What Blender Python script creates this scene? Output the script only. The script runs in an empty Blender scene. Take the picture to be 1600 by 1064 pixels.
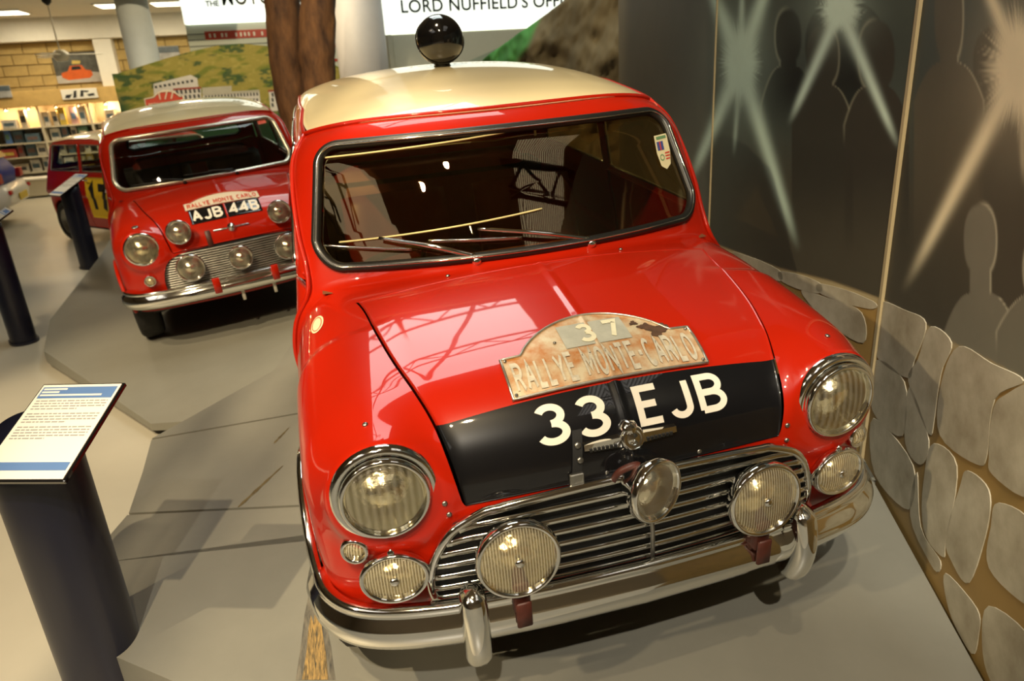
import bpy, math, random
import numpy as np
from mathutils import Matrix, Vector
random.seed(7); rng = np.random.default_rng(7)
scene = bpy.context.scene
COL = scene.collection

# ------------------------------------------------------------------ camera
FPX = 1099.6
RW = np.array([[0.96415350, -0.25837197, -0.06043132],
               [-0.14493111, -0.32200711, -0.93557811],
               [0.22226785, 0.91079929, -0.34791042]])          # rows: image right, image down, view
CW = np.array([-0.567, -2.715, 1.638])
cam_data = bpy.data.cameras.new('camera')
cam_data.sensor_width = 36.0
cam_data.lens = FPX / 1600.0 * 36.0
cam_data.clip_start = 0.02
cam = bpy.data.objects.new('camera', cam_data)
COL.objects.link(cam)
m = Matrix.Identity(4)
for i in range(3):
    m[i][0] = RW[0][i]; m[i][1] = -RW[1][i]; m[i][2] = -RW[2][i]; m[i][3] = CW[i]
cam.matrix_world = m
cam_data.dof.use_dof = True
cam_data.dof.focus_distance = 1.75
cam_data.dof.aperture_fstop = 4.0
scene.camera = cam

# ------------------------------------------------------------------ world, exposure
scene.view_settings.view_transform = 'Standard'
scene.view_settings.look = 'None'
scene.view_settings.gamma = 1.0
scene.view_settings.exposure = 0.0
world = bpy.data.worlds.new('hall_ambient')
scene.world = world
world.use_nodes = True
world.node_tree.nodes['Background'].inputs[0].default_value = (0.78, 1.0, 0.94, 1)
world.node_tree.nodes['Background'].inputs[1].default_value = 0.17

# ------------------------------------------------------------------ lights (hall spot lamps; unseen ones added to brighten parts are marked)
def aim(o, target):
    d = Vector(target) - Vector(o.location)
    o.rotation_euler = d.to_track_quat('-Z', 'Y').to_euler()
def spot_light(name, loc, target, power, color, size=55, blend=0.4, radius=0.05):
    l = bpy.data.lights.new(name, 'SPOT')
    l.energy = power; l.color = color; l.spot_size = math.radians(size); l.spot_blend = blend
    l.shadow_soft_size = radius
    o = bpy.data.objects.new(name, l); COL.objects.link(o); o.location = loc; aim(o, target)
    return o
WARM = (1.0, 0.79, 0.49)
SPOTS = [  # location, target, power, colour, cone
    ((-3.6, -3.0, 3.1), (0.1, -1.0, 0.85), 360, WARM, 27),
    ((-0.6, -3.0, 4.6), (0.1, -0.6, 0.6), 150, WARM, 50),
    ((-0.4, -3.2, 4.0), (1.25, -0.7, 1.15), 330, (1.0, 0.88, 0.66), 40),
    ((-4.5, -2.5, 6.3), (-1.5, 0.4, 0.2), 1500, WARM, 36),
    ((-1.9, -4.6, 6.3), (-1.4, 0.0, 0.2), 1300, WARM, 30),
    ((-1.5, -6.0, 6.4), (-0.4, -5.2, 0.0), 1300, (1.0, 0.90, 0.74), 80),  # unseen lamp, added to brighten the floor mirrored in the chrome
    ((-0.9, -1.3, 5.8), (0.0, 0.45, 1.3), 560, WARM, 30),  # unseen lamp, added to lift the cream roof
    ((-3.4, 0.0, 4.6), (-1.5, 2.6, 0.5), 380, WARM, 52),
    ((-4.6, 4.2, 4.4), (-2.8, 7.6, 0.5), 330, WARM, 62),
    ((-0.4, 0.6, 4.7), (1.0, 3.8, 1.7), 420, WARM, 56),  # added fill for the mountain, source unseen
    ((-1.6, 1.6, 4.6), (-0.75, 5.4, 1.9), 520, WARM, 34),  # added fill for the tree trunks, source unseen
    ((-1.2, 5.6, 4.6), (-0.9, 9.5, 1.7), 560, WARM, 74),
]
for loc, tgt, pw, colr, sz in SPOTS:
    spot_light('spot_light', loc, tgt, pw, colr, sz)

# ------------------------------------------------------------------ helpers: pixels to points
def ray(px, py):
    return RW.T @ np.array([(px - 800) / FPX, (py - 532) / FPX, 1.0])
def on_y(px, py, Y):
    d = ray(px, py); return CW + d * ((Y - CW[1]) / d[1])
def on_z(px, py, Z):
    d = ray(px, py); return CW + d * ((Z - CW[2]) / d[2])
def on_plane(px, py, p0, n):
    d = ray(px, py); return CW + d * (((np.array(p0) - CW) @ n) / (d @ n))

# ------------------------------------------------------------------ materials
MATS = {}
def mat(name, color, rough=0.5, metal=0.0, coat=0.0, spec=0.5, noise=0.0, nscale=8.0, bump=0.0, bscale=60.0,
        emit=None, estr=0.0, coat_rough=0.03, stretch=None, color2=None):
    if name in MATS: return MATS[name]
    M = bpy.data.materials.new(name); M.use_nodes = True
    nt = M.node_tree; b = nt.nodes['Principled BSDF']
    b.inputs['Base Color'].default_value = (*color, 1)
    b.inputs['Roughness'].default_value = rough
    b.inputs['Metallic'].default_value = metal
    b.inputs['Specular IOR Level'].default_value = spec
    b.inputs['Coat Weight'].default_value = coat
    b.inputs['Coat Roughness'].default_value = coat_rough
    tc = nt.nodes.new('ShaderNodeTexCoord')
    src = tc.outputs['Object']
    if stretch:
        mp = nt.nodes.new('ShaderNodeMapping'); mp.inputs['Scale'].default_value = stretch
        nt.links.new(src, mp.inputs['Vector']); src = mp.outputs['Vector']
    if noise > 0:
        n = nt.nodes.new('ShaderNodeTexNoise'); n.inputs['Scale'].default_value = nscale
        n.inputs['Detail'].default_value = 6; n.inputs['Roughness'].default_value = 0.6
        nt.links.new(src, n.inputs['Vector'])
        r = nt.nodes.new('ShaderNodeValToRGB')
        c2 = color2 if color2 else tuple(c * (1 - noise) for c in color)
        r.color_ramp.elements[0].position = 0.32; r.color_ramp.elements[0].color = (*c2, 1)
        r.color_ramp.elements[1].position = 0.66; r.color_ramp.elements[1].color = (*color, 1)
        nt.links.new(n.outputs['Fac'], r.inputs['Fac']); nt.links.new(r.outputs['Color'], b.inputs['Base Color'])
    if bump > 0:
        n2 = nt.nodes.new('ShaderNodeTexNoise'); n2.inputs['Scale'].default_value = bscale
        n2.inputs['Detail'].default_value = 5
        nt.links.new(src, n2.inputs['Vector'])
        bp_ = nt.nodes.new('ShaderNodeBump'); bp_.inputs['Strength'].default_value = bump; bp_.inputs['Distance'].default_value = 0.02
        nt.links.new(n2.outputs['Fac'], bp_.inputs['Height']); nt.links.new(bp_.outputs['Normal'], b.inputs['Normal'])
    if emit:
        b.inputs['Emission Color'].default_value = (*emit, 1); b.inputs['Emission Strength'].default_value = estr
    MATS[name] = M
    return M
def attr_mat(name, rough=0.6, spec=0.4, noise=0.12, nscale=14.0):
    M = bpy.data.materials.new(name); M.use_nodes = True
    nt = M.node_tree; b = nt.nodes['Principled BSDF']
    a = nt.nodes.new('ShaderNodeVertexColor'); a.layer_name = 'paint'
    tc = nt.nodes.new('ShaderNodeTexCoord')
    n = nt.nodes.new('ShaderNodeTexNoise'); n.inputs['Scale'].default_value = nscale; n.inputs['Detail'].default_value = 6
    nt.links.new(tc.outputs['Object'], n.inputs['Vector'])
    mr = nt.nodes.new('ShaderNodeMapRange'); mr.inputs['To Min'].default_value = 1 - noise; mr.inputs['To Max'].default_value = 1 + noise
    nt.links.new(n.outputs['Fac'], mr.inputs['Value'])
    mx = nt.nodes.new('ShaderNodeMix'); mx.data_type = 'RGBA'; mx.blend_type = 'MULTIPLY'; mx.inputs['Factor'].default_value = 1
    nt.links.new(a.outputs['Color'], mx.inputs[6]); nt.links.new(mr.outputs['Result'], mx.inputs[7])
    nt.links.new(mx.outputs[2], b.inputs['Base Color'])
    b.inputs['Roughness'].default_value = rough; b.inputs['Specular IOR Level'].default_value = spec
    return M
def thin_glass(name, tint, rough=0.0, ior=1.5, gcol=(1, 1, 1)):
    M = bpy.data.materials.new(name); M.use_nodes = True
    nt = M.node_tree; nt.nodes.clear()
    out = nt.nodes.new('ShaderNodeOutputMaterial')
    tr = nt.nodes.new('ShaderNodeBsdfTransparent'); tr.inputs['Color'].default_value = (*tint, 1)
    gl = nt.nodes.new('ShaderNodeBsdfGlossy'); gl.inputs['Roughness'].default_value = rough; gl.inputs['Color'].default_value = (*gcol, 1)
    fr = nt.nodes.new('ShaderNodeFresnel')
    ge = nt.nodes.new('ShaderNodeNewGeometry'); mi_ = nt.nodes.new('ShaderNodeMapRange')        # same reflectance from either face of the sheet
    mi_.inputs['To Min'].default_value = ior; mi_.inputs['To Max'].default_value = 1.0 / ior
    nt.links.new(ge.outputs['Backfacing'], mi_.inputs['Value']); nt.links.new(mi_.outputs['Result'], fr.inputs['IOR'])
    mx = nt.nodes.new('ShaderNodeMixShader')
    nt.links.new(fr.outputs[0], mx.inputs[0]); nt.links.new(tr.outputs[0], mx.inputs[1]); nt.links.new(gl.outputs[0], mx.inputs[2])
    nt.links.new(mx.outputs[0], out.inputs['Surface'])
    return M
def lens_glass(name, color, scale, scatter, direction='X', base=0.06):
    """moulded lamp glass: clear sheet with fluting that scatters some light"""
    M = bpy.data.materials.new(name); M.use_nodes = True
    nt = M.node_tree; nt.nodes.clear()
    out = nt.nodes.new('ShaderNodeOutputMaterial')
    tr = nt.nodes.new('ShaderNodeBsdfTransparent'); tr.inputs['Color'].default_value = (*color, 1)
    df = nt.nodes.new('ShaderNodeBsdfDiffuse'); df.inputs['Color'].default_value = (*color, 1)
    gl = nt.nodes.new('ShaderNodeBsdfGlossy'); gl.inputs['Roughness'].default_value = 0.06
    fr = nt.nodes.new('ShaderNodeFresnel')
    ge = nt.nodes.new('ShaderNodeNewGeometry'); mi_ = nt.nodes.new('ShaderNodeMapRange')
    mi_.inputs['To Min'].default_value = 1.5; mi_.inputs['To Max'].default_value = 1.0 / 1.5
    nt.links.new(ge.outputs['Backfacing'], mi_.inputs['Value']); nt.links.new(mi_.outputs['Result'], fr.inputs['IOR'])
    tc = nt.nodes.new('ShaderNodeTexCoord')
    wv = nt.nodes.new('ShaderNodeTexWave'); wv.wave_type = 'BANDS'; wv.bands_direction = direction
    wv.inputs['Scale'].default_value = scale; wv.inputs['Distortion'].default_value = 0.4
    nt.links.new(tc.outputs['Object'], wv.inputs['Vector'])
    mr = nt.nodes.new('ShaderNodeMapRange'); mr.inputs['To Min'].default_value = base; mr.inputs['To Max'].default_value = base + scatter
    nt.links.new(wv.outputs['Fac'], mr.inputs['Value'])
    bp_ = nt.nodes.new('ShaderNodeBump'); bp_.inputs['Strength'].default_value = 0.7; bp_.inputs['Distance'].default_value = 0.002
    nt.links.new(wv.outputs['Fac'], bp_.inputs['Height'])
    for s in (df, gl, fr): nt.links.new(bp_.outputs['Normal'], s.inputs['Normal'])
    mx0 = nt.nodes.new('ShaderNodeMixShader'); mx = nt.nodes.new('ShaderNodeMixShader')
    nt.links.new(mr.outputs['Result'], mx0.inputs[0]); nt.links.new(tr.outputs[0], mx0.inputs[1]); nt.links.new(df.outputs[0], mx0.inputs[2])
    nt.links.new(fr.outputs[0], mx.inputs[0]); nt.links.new(mx0.outputs[0], mx.inputs[1]); nt.links.new(gl.outputs[0], mx.inputs[2])
    nt.links.new(mx.outputs[0], out.inputs['Surface'])
    return M

RED = mat('red_car_paint', (0.42, 0.012, 0.002), 0.32, 0, 0.85, 0.08, noise=0.06, nscale=3)
CREAM = mat('cream_roof_paint', (0.86, 0.73, 0.44), 0.30, 0, 0.8, noise=0.05, nscale=3)
CHROME = mat('chrome', (0.88, 0.88, 0.84), 0.07, 1.0, noise=0.08, nscale=5)
REFLECTOR = mat('lamp_reflector', (0.93, 0.90, 0.80), 0.16, 1.0, bump=0.18, bscale=40)
STEEL = mat('dull_steel', (0.45, 0.44, 0.40), 0.35, 1.0, noise=0.3, nscale=20)
RUBBER = mat('black_rubber', (0.013, 0.013, 0.012), 0.35, noise=0.2)
TYRE = mat('tyre_rubber', (0.012, 0.012, 0.011), 0.75, noise=0.3, nscale=30, bump=0.2)
BLACKGLOSS = mat('black_gloss_paint', (0.006, 0.006, 0.007), 0.12, 0, 1.0)
BLACKMATT = mat('black_matt', (0.008, 0.008, 0.008), 0.7)
WHITEPAINT = mat('white_paint', (0.82, 0.78, 0.68), 0.45, noise=0.04)
BROWNSTRAP = mat('brown_leather', (0.085, 0.018, 0.010), 0.5, noise=0.4, nscale=30)
TRIM = mat('brown_vinyl_trim', (0.20, 0.075, 0.03), 0.55, noise=0.25, nscale=12)
SEATRED = mat('red_vinyl_seat', (0.20, 0.022, 0.012), 0.45, noise=0.2, nscale=10)
DARKTRIM = mat('dark_interior', (0.02, 0.015, 0.011), 0.6, noise=0.2)
AMBERGLASS = thin_glass('gold_film_windscreen_glass', (0.66, 0.44, 0.17), ior=1.9, gcol=(1.0, 0.80, 0.48))
CLEARGLASS = thin_glass('clear_window_glass', (0.80, 0.84, 0.80))
LENS_HEAD = lens_glass('headlamp_lens_glass', (0.97, 0.93, 0.78), 20, 0.07, 'X', 0.015)
LENS_SPOT = lens_glass('fluted_spot_lens_glass', (0.96, 0.88, 0.66), 52, 0.26, 'X', 0.05)
LENS_CLEAR = lens_glass('smooth_lens_glass', (0.97, 0.94, 0.84), 6, 0.04, 'X', 0.04)
BULB = mat('bulb_glass', (0.85, 0.85, 0.8), 0.08, 0.6)

# ------------------------------------------------------------------ mesh helpers
def mesh_data(name, verts, faces, material=None, smooth=True):
    me = bpy.data.meshes.new(name)
    verts = np.asarray(verts, float)
    me.from_pydata(verts.tolist(), [], [tuple(int(i) for i in f) for f in faces])
    if smooth: me.polygons.foreach_set('use_smooth', [True] * len(me.polygons))
    if material: me.materials.append(material)
    me.update()
    return me
def link(name, data, parent=None):
    o = bpy.data.objects.new(name, data); COL.objects.link(o)
    if parent is not None: o.parent = parent
    return o
def obj(name, vf, material, parent=None, smooth=True):
    return link(name, mesh_data(name, vf[0], vf[1], material, smooth), parent)
def tag(o, label=None, cat=None, group=None, kind=None):
    if label: o['label'] = label
    if cat: o['category'] = cat
    if group: o['group'] = group
    if kind: o['kind'] = kind
    return o
def thing(name, label, cat, loc=(0, 0, 0), rotz=0, group=None):
    o = link(name, None); o.location = loc; o.rotation_euler = (0, 0, rotz)
    return tag(o, label, cat, group)
def structure(o): o['kind'] = 'structure'; return o
def merge(*vfs):
    V = []; F = []; n = 0
    for v, f in vfs:
        v = np.asarray(v, float).reshape(-1, 3); V.append(v)
        F += [tuple(i + n for i in ff) for ff in f]; n += len(v)
    return np.concatenate(V), F
def grid_faces(n, m_, close_v=False, flip=False):
    F = []
    for i in range(n - 1):
        for j in range(m_ if close_v else m_ - 1):
            a = i * m_ + j; b = i * m_ + (j + 1) % m_; c = (i + 1) * m_ + (j + 1) % m_; d = (i + 1) * m_ + j
            F.append((a, d, c, b) if flip else (a, b, c, d))
    return F
def grid(G, flip=False):
    G = np.asarray(G); return G.reshape(-1, 3), grid_faces(G.shape[0], G.shape[1], False, flip)
def box(x0, x1, y0, y1, z0, z1, bev=0.0):
    if bev <= 0:
        v = [(x, y, z) for x in (x0, x1) for y in (y0, y1) for z in (z0, z1)]
        return np.array(v, float), [(0, 1, 3, 2), (4, 6, 7, 5), (0, 4, 5, 1), (2, 3, 7, 6), (0, 2, 6, 4), (1, 5, 7, 3)]
    b = min(bev, (x1 - x0) * .45, (y1 - y0) * .45, (z1 - z0) * .45)
    # chamfered box: convex hull by rings in z
    def ring(ix, z):
        X0, X1, Y0, Y1 = x0 + ix, x1 - ix, y0 + ix, y1 - ix
        return [(X0 + b, Y0, z), (X1 - b, Y0, z), (X1, Y0 + b, z), (X1, Y1 - b, z), (X1 - b, Y1, z), (X0 + b, Y1, z), (X0, Y1 - b, z), (X0, Y0 + b, z)]
    rings = [ring(b, z0), ring(0, z0 + b), ring(0, z1 - b), ring(b, z1)]
    v = np.array([p for r in rings for p in r]); F = grid_faces(4, 8, True)
    F.append(tuple(range(7, -1, -1))); F.append(tuple(24 + i for i in range(8)))
    return v, F
def xf(vf, M=None, loc=None):
    v = np.asarray(vf[0], float).reshape(-1, 3)
    if M is not None: v = v @ np.asarray(M).T
    if loc is not None: v = v + np.asarray(loc)
    return v, vf[1]
def frame_from(zdir, up=(0, 0, 1)):
    z = np.asarray(zdir, float); z = z / np.linalg.norm(z); u = np.asarray(up, float)
    if abs(z @ u) > .99: u = np.array([0, 1., 0])
    x = np.cross(u, z); x /= np.linalg.norm(x); y = np.cross(z, x)
    return np.stack([x, y, z], 1)     # columns
def lathe(profile, n=40, cap0=True, cap1=True):
    pr = np.asarray(profile, float); a = np.linspace(0, 2 * np.pi, n, endpoint=False)
    V = np.stack([pr[:, None, 0] * np.cos(a), pr[:, None, 0] * np.sin(a), np.repeat(pr[:, 1][:, None], n, 1)], -1)
    F = grid_faces(len(pr), n, True)
    if cap0 and pr[0, 0] > 1e-6: F.append(tuple(range(n - 1, -1, -1)))
    if cap1 and pr[-1, 0] > 1e-6: F.append(tuple((len(pr) - 1) * n + i for i in range(n)))
    return V.reshape(-1, 3), F
def tube(path, r, n=8, closed=False, flat=1.0, nrm=None):
    P = np.asarray(path, float); k = len(P)
    if closed: T = np.roll(P, -1, 0) - np.roll(P, 1, 0)
    else: T = np.gradient(P, axis=0)
    T /= np.linalg.norm(T, axis=1)[:, None] + 1e-12
    ref = np.array([0, 0, 1.]) if nrm is None else np.asarray(nrm, float)
    N = np.zeros_like(P)
    cur = ref - T[0] * (ref @ T[0])
    if np.linalg.norm(cur) < 1e-3: cur = np.array([1., 0, 0]) - T[0] * T[0][0]
    cur /= np.linalg.norm(cur)
    for i in range(k):
        if nrm is not None and np.ndim(nrm) == 2: cur = np.asarray(nrm)[i]
        cur = cur - T[i] * (cur @ T[i]); cur /= np.linalg.norm(cur) + 1e-12; N[i] = cur
    B = np.cross(T, N)
    a = np.linspace(0, 2 * np.pi, n, endpoint=False)
    rr = np.broadcast_to(np.asarray(r, float), (k,))
    V = P[:, None] + (N[:, None] * np.cos(a)[None, :, None] * flat + B[:, None] * np.sin(a)[None, :, None]) * rr[:, None, None]
    F = grid_faces(k, n, True)
    if closed: F += [((k - 1) * n + j, (k - 1) * n + (j + 1) % n, (j + 1) % n, j) for j in range(n)]
    else: F += [tuple(range(n - 1, -1, -1)), tuple((k - 1) * n + i for i in range(n))]
    return V.reshape(-1, 3), F
def extrude_poly(pts, h):
    """polygon in xy extruded in z from 0 to h"""
    p = np.asarray(pts, float); n = len(p)
    v = np.concatenate([np.c_[p, np.zeros(n)], np.c_[p, np.full(n, h)]])
    F = [tuple(range(n - 1, -1, -1)), tuple(range(n, 2 * n))] + [(i, (i + 1) % n, n + (i + 1) % n, n + i) for i in range(n)]
    return v, F
def paint_attr(me, colors):
    a = me.color_attributes.new('paint', 'FLOAT_COLOR', 'POINT')
    c = np.ones((len(me.vertices), 4), np.float32); c[:, :3] = colors
    a.data.foreach_set('color', c.ravel())

# ------------------------------------------------------------------ stroke lettering
def arc(cx, cy, rx, ry, a0, a1, n=18):
    a = np.radians(np.linspace(a0, a1, n)); return [(cx + rx * math.cos(t), cy + ry * math.sin(t)) for t in a]
GLYPH = {  # strokes in a box of width w and height 1
 '0': (.56, [arc(.28, .5, .28, .5, 90, 450, 40)]), 'O': (.60, [arc(.30, .5, .30, .5, 90, 450, 40)]),
 '1': (.25, [[(.0, .8), (.2, 1), (.2, 0)]]),
 '3': (.54, [arc(.26, .755, .24, .245, 155, -90, 24), arc(.26, .255, .28, .255, 90, -155, 26)]),
 '4': (.58, [[(.44, 0), (.44, 1), (0, .28), (.58, .28)]]),
 '5': (.54, [[(.5, 1), (.08, 1), (.05, .58)], arc(.25, .31, .28, .31, 120, -150, 24)]),
 '7': (.54, [[(0, 1), (.54, 1), (.2, 0)]]),
 'A': (.62, [[(0, 0), (.31, 1), (.62, 0)], [(.12, .34), (.50, .34)]]),
 'B': (.58, [[(0, 0), (0, 1), (.3, 1)] + arc(.3, .76, .24, .24, 90, -90, 16) + [(0, .52)], [(0, 0), (.3, 0)] + arc(.3, .26, .28, .26, -90, 90, 16)]),
 'C': (.56, [arc(.30, .5, .30, .5, 50, 310, 30)]),
 'E': (.50, [[(.50, 1), (0, 1), (0, 0), (.50, 0)], [(0, .52), (.42, .52)]]),
 'J': (.46, [[(.44, 1), (.44, .24)] + arc(.22, .24, .22, .24, 0, -165, 18)]),
 'L': (.46, [[(0, 1), (0, 0), (.46, 0)]]),
 'M': (.70, [[(0, 0), (0, 1), (.35, .3), (.70, 1), (.70, 0)]]),
 'N': (.58, [[(0, 0), (0, 1), (.58, 0), (.58, 1)]]),
 'R': (.56, [[(0, 0), (0, 1), (.3, 1)] + arc(.3, .75, .24, .25, 90, -90, 16) + [(0, .5)], [(.28, .5), (.56, 0)]]),
 'T': (.54, [[(0, 1), (.54, 1)], [(.27, 1), (.27, 0)]]),
 'Y': (.58, [[(0, 1), (.29, .46), (.58, 1)], [(.29, .46), (.29, 0)]]),
 '-': (.26, [[(0, .5), (.26, .5)]]), ' ': (.28, []),
}
def ribbon(pts, t, step):
    P = [np.array(pts[0], float)]
    for q in pts[1:]:
        q = np.array(q, float); d = np.linalg.norm(q - P[-1])
        if d < 1e-6: continue
        k = max(1, int(d / step)); a = P[-1]
        for i in range(1, k + 1): P.append(a + (q - a) * i / k)
    P = np.array(P); closed = np.linalg.norm(P[0] - P[-1]) < 1e-6
    S = np.diff(P, axis=0); S /= np.linalg.norm(S, axis=1)[:, None]
    if closed:
        T0 = np.concatenate([S[-1:], S]); T1 = np.concatenate([S, S[:1]])
    else:
        T0 = np.concatenate([S[:1], S]); T1 = np.concatenate([S, S[-1:]])
    n0 = np.stack([-T0[:, 1], T0[:, 0]], 1); n1 = np.stack([-T1[:, 1], T1[:, 0]], 1)
    nn = n0 + n1; nn /= np.linalg.norm(nn, axis=1)[:, None] + 1e-9
    sc = 1 / np.clip((nn * n0).sum(1), .45, 1)
    off = nn * (sc * t / 2)[:, None]
    return P + off, P - off
def stroke_text(s, t=.15, gap=.17, step=.08):
    """returns list of (left,right) ribbons in (u,v) with height 1, and the width"""
    out = []; x = 0
    for ch in s:
        w, st = GLYPH[ch]
        for pl in st:
            pl = [(x + t / 2 + px_ * (1 if w < .01 else (w) / w), t / 2 + py_ * (1 - t)) for px_, py_ in pl]
            out.append(ribbon(pl, t, step))
        x += w + t + gap
    return out, x - gap
def text_mesh(s, mapf, t=.15, gap=.17, step=.08):
    """mapf maps (k,2) array of (u in 0..width, v in 0..1) to (k,3)"""
    rb, w = stroke_text(s, t, gap, step); parts = []
    for L, R in rb:
        A = mapf(L, w); B = mapf(R, w); k = len(A)
        parts.append((np.concatenate([A, B]), [(i, k + i, k + i + 1, i + 1) for i in range(k - 1)]))
    return merge(*parts)

# ------------------------------------------------------------------ small saloon car: body surface as a smooth solid, panels projected on it
def smax(a, b, k):
    h = np.maximum(k - np.abs(a - b), 0) / k
    return np.maximum(a, b) + h * h * k * .25
def smin(a, b, k): return -smax(-a, -b, k)
def cub(xs, ys):
    xs = np.array(xs, float); ys = np.array(ys, float); mm = np.gradient(ys, xs)
    def f(x):
        x = np.clip(x, xs[0], xs[-1]); i = np.clip(np.searchsorted(xs, x) - 1, 0, len(xs) - 2)
        h = xs[i + 1] - xs[i]; t = (x - xs[i]) / h
        return ((1 + 2 * t) * (1 - t) ** 2) * ys[i] + t * (1 - t) ** 2 * h * mm[i] + t * t * (3 - 2 * t) * ys[i + 1] + t * t * (t - 1) * h * mm[i + 1]
    return f
bonnet_z = cub([-1.60, -1.45, -1.38, -1.30, -1.20, -1.10, -1.00, -.83, -.6, -.2, 1.20, 1.30, 1.42, 1.55],
               [.640, .735, .775, .809, .836, .855, .870, .889, .893, .885, .880, .860, .800, .70])
side_x = cub([.1, .2, .3, .42, .55, .68, .78, .87, .95, 1.1], [.64, .662, .682, .696, .700, .694, .680, .660, .64, .60])
nose_y = cub([.15, .27, .40, .50, .61, .68, .74, .80, .86, 1.0], [-1.36, -1.415, -1.44, -1.445, -1.44, -1.43, -1.41, -1.375, -1.32, -1.1])
roof_z = cub([-.7, -.5, -.40, -.2, 0, .3, .6, .9, 1.1, 1.25, 1.5], [1.16, 1.233, 1.265, 1.300, 1.318, 1.333, 1.333, 1.315, 1.290, 1.26, 1.15])
HL = np.array([.527, -1.395, .667])
def body_f(P):
    x, y, z = np.abs(P[..., 0]), P[..., 1], P[..., 2]
    front = np.maximum(-1.0 - y, 0) / .4; rear = np.maximum(y - 1.0, 0) / .5
    side = x - (side_x(z) - .012 * front ** 2 - .07 * rear ** 2)
    top = z - (bonnet_z(y) - .14 * x * x)
    nose = (nose_y(z) + .14 * x * x) - y
    tail = y - (1.49 - .10 * np.clip(z - .45, 0, 1) - .10 * x * x)
    b = smax(side, top, .13); b = smax(b, nose, .12); b = smax(b, tail, .14); b = np.maximum(b, .16 - z)
    dz = z - HL[2] - .02 * (y + 1.39); r = np.sqrt((x - HL[0]) ** 2 + dz ** 2)
    cyl = smax(r - .112 - .05 * np.clip(y + 1.39, 0, 1), -(y + 1.398), .02); cyl = np.maximum(cyl, y + 1.0)
    b = smin(b, cyl, .07)
    yw = -.755 + .70 * (z - .90) + (.47 - .10 * np.clip((z - .9) / .32, 0, 1)) * x * x
    ws = (yw - y) * .82
    gs = x - (.670 - .155 * (z - .87) - .05 * np.maximum(y - .6, 0) ** 2)
    gr = (y - (1.37 - .50 * (z - .88) - .12 * x * x)) * .9
    gt = z - (roof_z(y) + .012 - .15 * x * x - .03 * (x / .6) ** 6)
    g = smax(smax(ws, gr, .05), gs, .07); g = smax(g, gt, .06); g = np.maximum(g, .6 - z)
    return smin(b, g, .025)
def project(O, Q, off=0.0, tmax=2.4):
    """walk from inner point O through Q to the body surface (raised by off)"""
    O = np.asarray(O, float); D = np.asarray(Q, float) - O
    D = D / (np.linalg.norm(D, axis=-1, keepdims=True) + 1e-12)
    ts = np.linspace(0.02, .9, 45); lo = np.full(O.shape[:-1], ts[0]); hi = np.full(O.shape[:-1], ts[-1]); done = np.zeros(O.shape[:-1], bool)
    for t0, t1 in zip(ts[:-1], ts[1:]):
        o = (body_f(O + D * t1) > off) & ~done
        lo = np.where(o, t0, lo); hi = np.where(o, t1, hi); done |= o
    for _ in range(18):
        mid = (lo + hi) / 2; o = body_f(O + D * mid[..., None]) > off
        hi = np.where(o, mid, hi); lo = np.where(o, lo, mid)
    return O + D * ((lo + hi) / 2)[..., None]
def normal_at(P):
    e = 1e-4; g = np.stack([body_f(P + np.eye(3)[i] * e) - body_f(P - np.eye(3)[i] * e) for i in range(3)], -1)
    return g / (np.linalg.norm(g, axis=-1, keepdims=True) + 1e-12)
def inner_low(Q):
    return np.stack([.55 * Q[..., 0], np.clip(Q[..., 1], -1.15, 1.15), np.clip(Q[..., 2], .35, .60)], -1)
def inner_gh(Q):
    y = Q[..., 1]
    return np.stack([.5 * Q[..., 0], np.where(y < .4, y + .15, y - .15), Q[..., 2] - .30], -1)
def inner_side(Q): return np.stack([.4 * Q[..., 0], Q[..., 1] * .9 + .03, Q[..., 2]], -1)
def inner_fan(Q): return np.stack([Q[..., 0], np.full(Q.shape[:-1], -1.05), np.full(Q.shape[:-1], .45)], -1)
def inner_roof(Q): return np.stack([.7 * Q[..., 0], .4 + (Q[..., 1] - .4) * .7, np.full(Q.shape[:-1], .95)], -1)
def resample(P, n):
    P = np.asarray(P, float); s = np.r_[0, np.cumsum(np.linalg.norm(np.diff(P, axis=0), axis=1))]
    t = np.linspace(0, s[-1], n); return np.stack([np.interp(t, s, P[:, i]) for i in range(P.shape[1])], 1)
def spline(P, n):
    """smooth Catmull-Rom through points, resampled evenly"""
    P = np.asarray(P, float); Q = np.concatenate([2 * P[:1] - P[1:2], P, 2 * P[-1:] - P[-2:-1]]); out = []
    for i in range(1, len(Q) - 2):
        t = np.linspace(0, 1, 16, endpoint=False)[:, None]; a, b, c, d = Q[i - 1], Q[i], Q[i + 1], Q[i + 2]
        out.append(.5 * (2 * b + (c - a) * t + (2 * a - 5 * b + 4 * c - d) * t ** 2 + (3 * b - a - 3 * c + d) * t ** 3))
    return resample(np.concatenate(out + [P[-1:]]), n)
def skirt(G, depth=.012, flip=False):
    """panel grid with its rim folded inwards so that it has an edge"""
    n, k = G.shape[:2]; v, F = grid(G, flip); ring = [(0, j) for j in range(k)] + [(i, k - 1) for i in range(1, n)] + [(n - 1, j) for j in range(k - 2, -1, -1)] + [(i, 0) for i in range(n - 2, 0, -1)]
    idx = [i * k + j for i, j in ring]; base = v[idx]; nr = normal_at(base); low = base - nr * depth
    m0 = len(v); v = np.concatenate([v, low]); c = len(idx)
    for i in range(c):
        q = (idx[i], m0 + i, m0 + (i + 1) % c, idx[(i + 1) % c]); F.append(q if flip else q[::-1])
    return v, F
MX = np.array([-1, 1, 1.])
def mirror(vf): return np.asarray(vf[0]) * MX, [tuple(reversed(f)) for f in vf[1]]

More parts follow.
